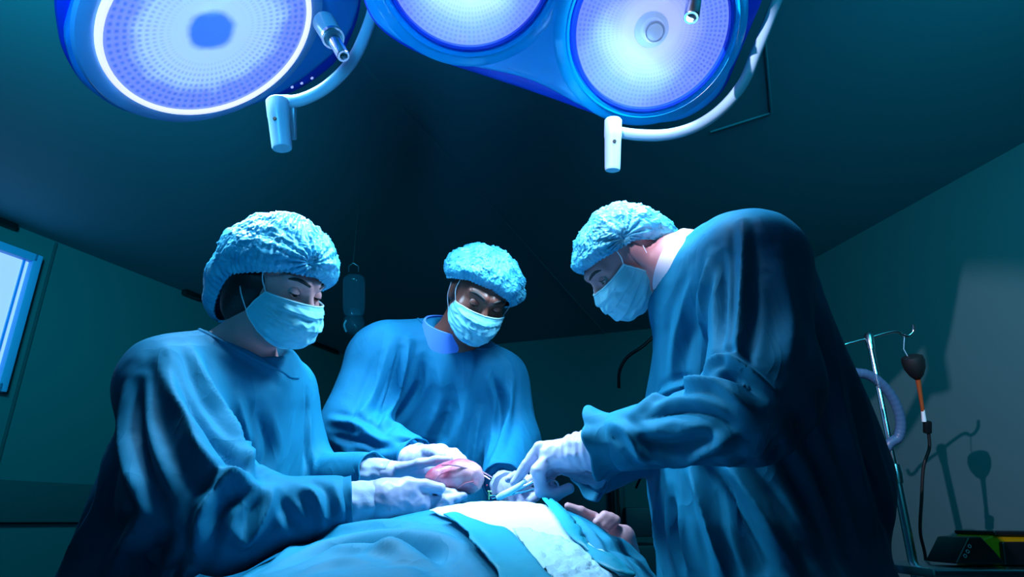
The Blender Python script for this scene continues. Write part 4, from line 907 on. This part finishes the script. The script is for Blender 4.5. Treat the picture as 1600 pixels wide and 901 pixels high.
for nm, pts, rs in (('jaw', [(766, 774, 1.142), (785, 771, 1.142), (800, 768, 1.14)], [.0012, .0022, .0028]), ('jaw', [(768, 778, 1.142), (785, 775, 1.141), (800, 771, 1.14)], [.0012, .0022, .0028]),
                    ('shank', [(800, 768, 1.14), (828, 755, 1.137), (846, 742, 1.135)], [.0028, .0023, .0022]), ('shank', [(800, 771, 1.14), (830, 764, 1.136), (856, 757, 1.13)], [.0028, .0023, .0022])):
    b = MB(); b.tube(spline([P(*q) for q in pts], 14), list(np.interp(np.linspace(0, 1, 14), [0, .5, 1], rs)), 12, flat=.6); b.build(nm, M['chrome'], nh)
b = MB(); b.lathe([(0, .0035), (.0035, .003), (.004, 0), (.004, -.004), (0, -.0045)], P(801, 769, 1.137), TC, 20); b.build('pivot_screw', M['steel'], nh)
for q, n_ in ((P(852, 738, 1.134), (.3, -.8, .5)), (P(864, 757, 1.128), (.2, -.8, .5))):
    b = MB(); ax = np.array(n_, float); b.lathe([(.0095 + .0018 * math.cos(t), .0018 * math.sin(t)) for t in np.linspace(0, 2*np.pi, 10, endpoint=False)], q, ax, 36, close=True); b.build('finger_ring', M['chrome'], nh)
b = MB(); b.tube(spline([P(776, 778, 1.128), P(790, 771, 1.122), P(806, 762, 1.118), P(822, 750, 1.118)], 20), list(np.interp(np.linspace(0, 1, 20), [0, .15, .6, 1], [.004, .0062, .0055, .004])), 16, flat=.5)
tag(b.build('gauze_roll', M['drape_white']), 'small rolled white gauze beside the needle holder jaws', 'gauze')
b = MB(); b.tube([P(764, 767, 1.142), P(764, 780, 1.142)], .0011, 8); b.tube([P(762, 767, 1.142), P(768, 767.5, 1.142)], .0010, 8); b.tube([P(764, 773.5, 1.142), P(769, 773.5, 1.142)], .0010, 8)
tag(b.build('suture_clip', M['green']), 'tiny pale green clip at the needle holder tip', 'clip')
b = MB(); b.lathe([(0, -.0018), (.0013, -.001), (.0016, 0), (.001, .0015), (0, .002)], P(761, 758, 1.142), (0, 0, 1), 16); tag(b.build('blood_drop', M['red']), 'tiny red drop just below the forceps tips', 'drop')

# ------------------------------------------------------------------ equipment around
def infusion_stand(name, top, hookx, label):
    pass
iv = empty('infusion_stand', down(P(1358, 528, 2.3)), 'steel infusion pole with curved hooks behind the man at right', 'infusion stand')
pt = P(1358, 528, 2.3); pz = pt[2]
b = MB(); b.tube([(pt[0], pt[1], .12), (pt[0], pt[1], 1.20)], .0155, 20); b.build('lower_pole', M['steel'], iv)
b = MB(); b.tube([(pt[0], pt[1], 1.18), (pt[0], pt[1], pz)], .0105, 20); b.build('upper_pole', M['chrome'], iv)
b = MB(); b.lathe([(.0, .03), (.02, .03), (.022, .0), (.02, -.03), (0, -.03)], (pt[0], pt[1], 1.20), (0, 0, 1), 28); b.build('clamp_collar', M['steel'], iv)
b = MB(); b.lathe([(0, .02), (.010, .018), (.017, .008), (.013, -.03), (.0125, -.04)], (pt[0], pt[1], pz), (0, 0, 1), 28); b.build('pole_cap', M['steel'], iv)
hk = []
for side in (1, -1):
    pp_ = [(1358, 528), (1385, 520), (1402, 518), (1412, 524), (1420, 524), (1427, 517), (1427, 507)] if side == 1 else [(1358, 528), (1335, 534), (1318, 539), (1308, 546), (1300, 545), (1295, 537)]
    b = MB(); b.tube(spline([P(x, y, 2.3) for x, y in pp_], 50), .0055, 12); b.build('hook', M['steel'], iv)
for k in range(5):
    a = 2*math.pi*k/5 + .3; b = MB(); b.tube([(pt[0], pt[1], .13), (pt[0]+.22*math.cos(a), pt[1]+.22*math.sin(a), .07)], [.018, .012], 12); lg = b.build('leg', M['steel'], iv)
    b = MB(); b.lathe([(0, -.012), (.026, -.012), (.03, 0), (.026, .012), (0, .012)], (pt[0]+.22*math.cos(a), pt[1]+.22*math.sin(a), .031), (-math.sin(a), math.cos(a), 0), 24); b.build('caster', M['rubber'], lg)
# hanging pressure bulb with tube and cable
pb = empty('pressure_bulb', P(1428, 570, 2.28), 'black rubber bulb hanging from the infusion pole hook with amber stem and cable', 'rubber bulb')
b = MB(); ax = P(1434, 592, 2.28) - P(1424, 554, 2.28); L = np.linalg.norm(ax); b.lathe([(0, 0), (.018, .001), (.034, .008), (.037, .025), (.034, L*.55), (.022, L*.85), (.010, L*1.0), (0, L*1.02)], P(1424, 554, 2.28), ax, 36); b.build('bulb', M['rubber'], pb)
b = MB(); b.tube([P(1413, 526, 2.3), P(1412, 545, 2.285), P(1418, 556, 2.28)], .0016, 8); b.build('string', M['plastic'], pb)
b = MB(); b.tube([P(1434, 590, 2.28), P(1438, 615, 2.28), P(1442, 642, 2.28)], [.009, .007, .006], 16); b.build('amber_stem', M['amber'], pb)
b = MB(); b.tube([P(1442, 640, 2.28), P(1444, 658, 2.28)], [.006, .008], 16); b.build('white_connector', M['white'], pb)
b = MB(); b.box(P(1449, 667, 2.28), (.024, .02, .045), np.stack([RC, TC, UC], 1), .006); b.build('plug', M['black'], pb)
b = MB(); b.tube(spline([P(1451, 676, 2.28), P(1452, 700, 2.28), P(1443, 730, 2.28), P(1440, 780, 2.28), P(1438, 830, 2.3), P(1446, 870, 2.32), P(1450, 930, 2.3)], 60), .0055, 10); b.build('cable', M['rubber'], pb)
# breathing hose
b = MB(); hp_ = spline([P(1290, 700, 2.0) * (1, 1, 0) + (0, 0, .02), P(1290, 700, 2.0)] + [P(x, y, 2.0) for x, y in [(1315, 595), (1345, 583), (1372, 595), (1395, 622), (1407, 655), (1404, 682), (1388, 695), (1372, 730)]] + [P(1360, 800, 2.0), P(1360, 800, 2.0) * (1, 1, 0) + (0, 0, .02)], 150)
b.tube(hp_, [.015 + .0005 * math.sin(i * 1.9) for i in range(150)], 20); tag(b.build('breathing_hose', mat('hose_plastic', (.06, .16, .30), .4, alpha=.8)), 'pale blue ribbed hose curving out behind the back of the man at right', 'hose')
# machine with arm pole beyond the patient
am = empty('anesthesia_machine', down(P(960, 820, 3.0)), 'dark anesthesia machine in the shadow between the middle and right man', 'machine')
def zat(y, d): return P(800, y, d)[2]
w3 = 3.0; fl = P(870, 800, w3); fr_ = P(1040, 800, w3); cx_ = (fl[0]+fr_[0])/2; yy_ = fl[1]
b = MB(); b.box((cx_, yy_ + .2, zat(850, w3)/2 + .05), (.50, .4, zat(850, w3) - .1), bev=.02); b.build('cabinet', M['dark'], am)
b = MB(); b.box((P(925, 800, w3)[0], yy_ + .2, zat(755, w3) * .5 + .5 * zat(850, w3)), (.34, .3, zat(700, w3) - zat(850, w3)), bev=.02); b.build('monitor_body', M['dark'], am)
b = MB(); b.box((P(1000, 800, w3)[0], yy_ + .05, (zat(792, w3) + zat(838, w3))/2), (.14, .12, zat(792, w3)-zat(838, w3)), bev=.01); b.build('drawer_block', M['dark'], am)
b = MB(); b.tube([(P(962, 700, w3)[0], yy_, .3), (P(962, 700, w3)[0], yy_, zat(740, w3))], .022, 16); b.build('support_post', M['black'], am)
# thin black gooseneck arm of the machine
b = MB(); b.tube(spline([P(1000, 760, 3.0) + (0, .1, 0), P(1062, 600, 2.7), P(1064, 520, 2.45), P(1040, 512, 2.3), P(1004, 541, 2.25), P(980, 558, 2.25), P(968, 580, 2.25), P(967, 606, 2.25)], 60), .0060, 10); b.build('gooseneck_arm', M['black'], am)
# clear suction canister on the far left wall, beyond the woman
bg = empty('infusion_bag', P(552, 520, 3.4), 'dim clear plastic bag and flask hanging between the woman and the middle man', 'infusion bag')
clear = bpy.data.materials.new('clear_plastic'); clear.use_nodes = True; pbn = clear.node_tree.nodes['Principled BSDF']; pbn.inputs['Base Color'].default_value = (.10, .30, .45, 1); pbn.inputs['Alpha'].default_value = .13; pbn.inputs['Roughness'].default_value = .08; pbn.inputs['Specular IOR Level'].default_value = .9
b = MB(); b.tube(spline([P(553, 428, 3.4), P(553, 450, 3.4), P(553, 480, 3.4), P(553, 492, 3.4)], 12), [.03, .058, .06, .06, .06, .06, .06, .06, .058, .056, .053, .05], 28, flat=.45); b.build('bag', clear, bg)
b = MB(); b.lathe([(.0, -.06), (.03, -.056), (.052, -.035), (.058, -.01), (.055, .02), (.04, .045), (.03, .055), (.03, .075)], P(553, 505, 3.4), (0, 0, 1), 36); b.build('flask', clear, bg)
b = MB(); b.tube([P(545, 425, 3.4), P(545, 416, 3.4), P(552, 411, 3.4), P(560, 416, 3.4), P(560, 425, 3.4)], .004, 8); b.build('hanger', M['steel'], bg)
b = MB(); b.tube(spline([P(541, 500, 3.36), P(538, 508, 3.35), P(541, 518, 3.36)], 12), .005, 8); b.build('spout', M['enamel'], bg)
b = MB(); b.tube([P(553, 526, 3.4), P(553, 620, 3.4), P(560, 800, 3.4)], .004, 8); b.build('drip_tube', clear, bg)
b = MB(); b.tube([P(540, 411, 3.42), P(552, 411, 3.42), (P(552, 411, 3.42)[0], P(552, 411, 3.42)[1], 1.9)], .006, 8)
hpz = P(552, 411, 3.42); b = MB(); b.tube([(hpz[0], hpz[1], HC - .02), (hpz[0], hpz[1], hpz[2])], .003, 8); b.build('ceiling_line', M['dark'], bg)
# instrument table at the lower right with a boxed device
tp = P(1500, 888, 1.75); tz = tp[2]; it = empty('instrument_table', (tp[0] + .22, tp[1] + .22, 0), 'steel instrument table at the lower right corner behind the standing man', 'table')
x0 = P(1457, 888, 1.75)[0]; y0 = tp[1]
b = MB(); b.box((x0 + .40, y0 + .20, tz - .012), (.80, .40, .024), bev=.006); b.build('tabletop', M['steel'], it)
b = MB(); b.tube([(x0 + .005, y0 + .0, tz - .010), (x0 + .79, y0, tz - .010)], .008, 12); b.build('edge_rail', M['chrome'], it)
for dx, dy in ((.05, .05), (.75, .05), (.05, .35), (.75, .35)):
    b = MB(); b.tube([(x0+dx, y0+dy, 0.0), (x0+dx, y0+dy, tz - .02)], .013, 14); b.build('leg', M['steel'], it)
dv = empty('charger_case', (x0 + .28, y0 + .15, tz), 'black and yellow plastic case on the steel instrument table', 'case')
def pz_(x, y, dy): # point on a vertical plane above the table
    r = ray(x, y); t = (y0 + dy) / r[1]; return np.array([r[0]*t, r[1]*t, CZ + r[2]*t])
def extr(px, dy0, dy1, name, mt, par):
    A = [pz_(x, y, dy0) for x, y in px]; k = len(A); B_ = [a + np.array([0, dy1 - dy0, 0]) for a in A]
    b = MB(); b.add(A + B_, [tuple(range(k)), tuple(range(2*k-1, k-1, -1))] + [(i, (i+1) % k, k+(i+1) % k, k+i) for i in range(k)]); o = b.build(name, mt, par, smooth=False)
    m_ = o.modifiers.new('b', 'BEVEL'); m_.width = .004; m_.segments = 2; return o
extr([(1492, 880.5), (1512, 839), (1533, 838), (1556, 862), (1572, 881.5)], .06, .20, 'case_end', M['black'], dv)
extr([(1550, 882), (1534, 842), (1552, 836), (1680, 838), (1690, 883)], .10, .26, 'case_body', M['yellow'], dv)
extr([(1566, 846), (1570, 882), (1680, 884), (1680, 846)], .085, .11, 'case_panel', M['black'], dv)
extr([(1552, 829), (1555, 836), (1690, 838), (1690, 830)], .09, .27, 'case_lid', M['black'], dv)
for k, (x, y) in enumerate(((1515, 853), (1512, 861), (1508, 868))):
    q = pz_(x, y, .056); b = MB(); b.lathe([(.0042 + .0011 * math.cos(t), .0008 * math.sin(t)) for t in np.linspace(0, 2*np.pi, 8, endpoint=False)], q, (0, -1, 0), 20, close=True); b.build('print_mark', M['label'], dv)
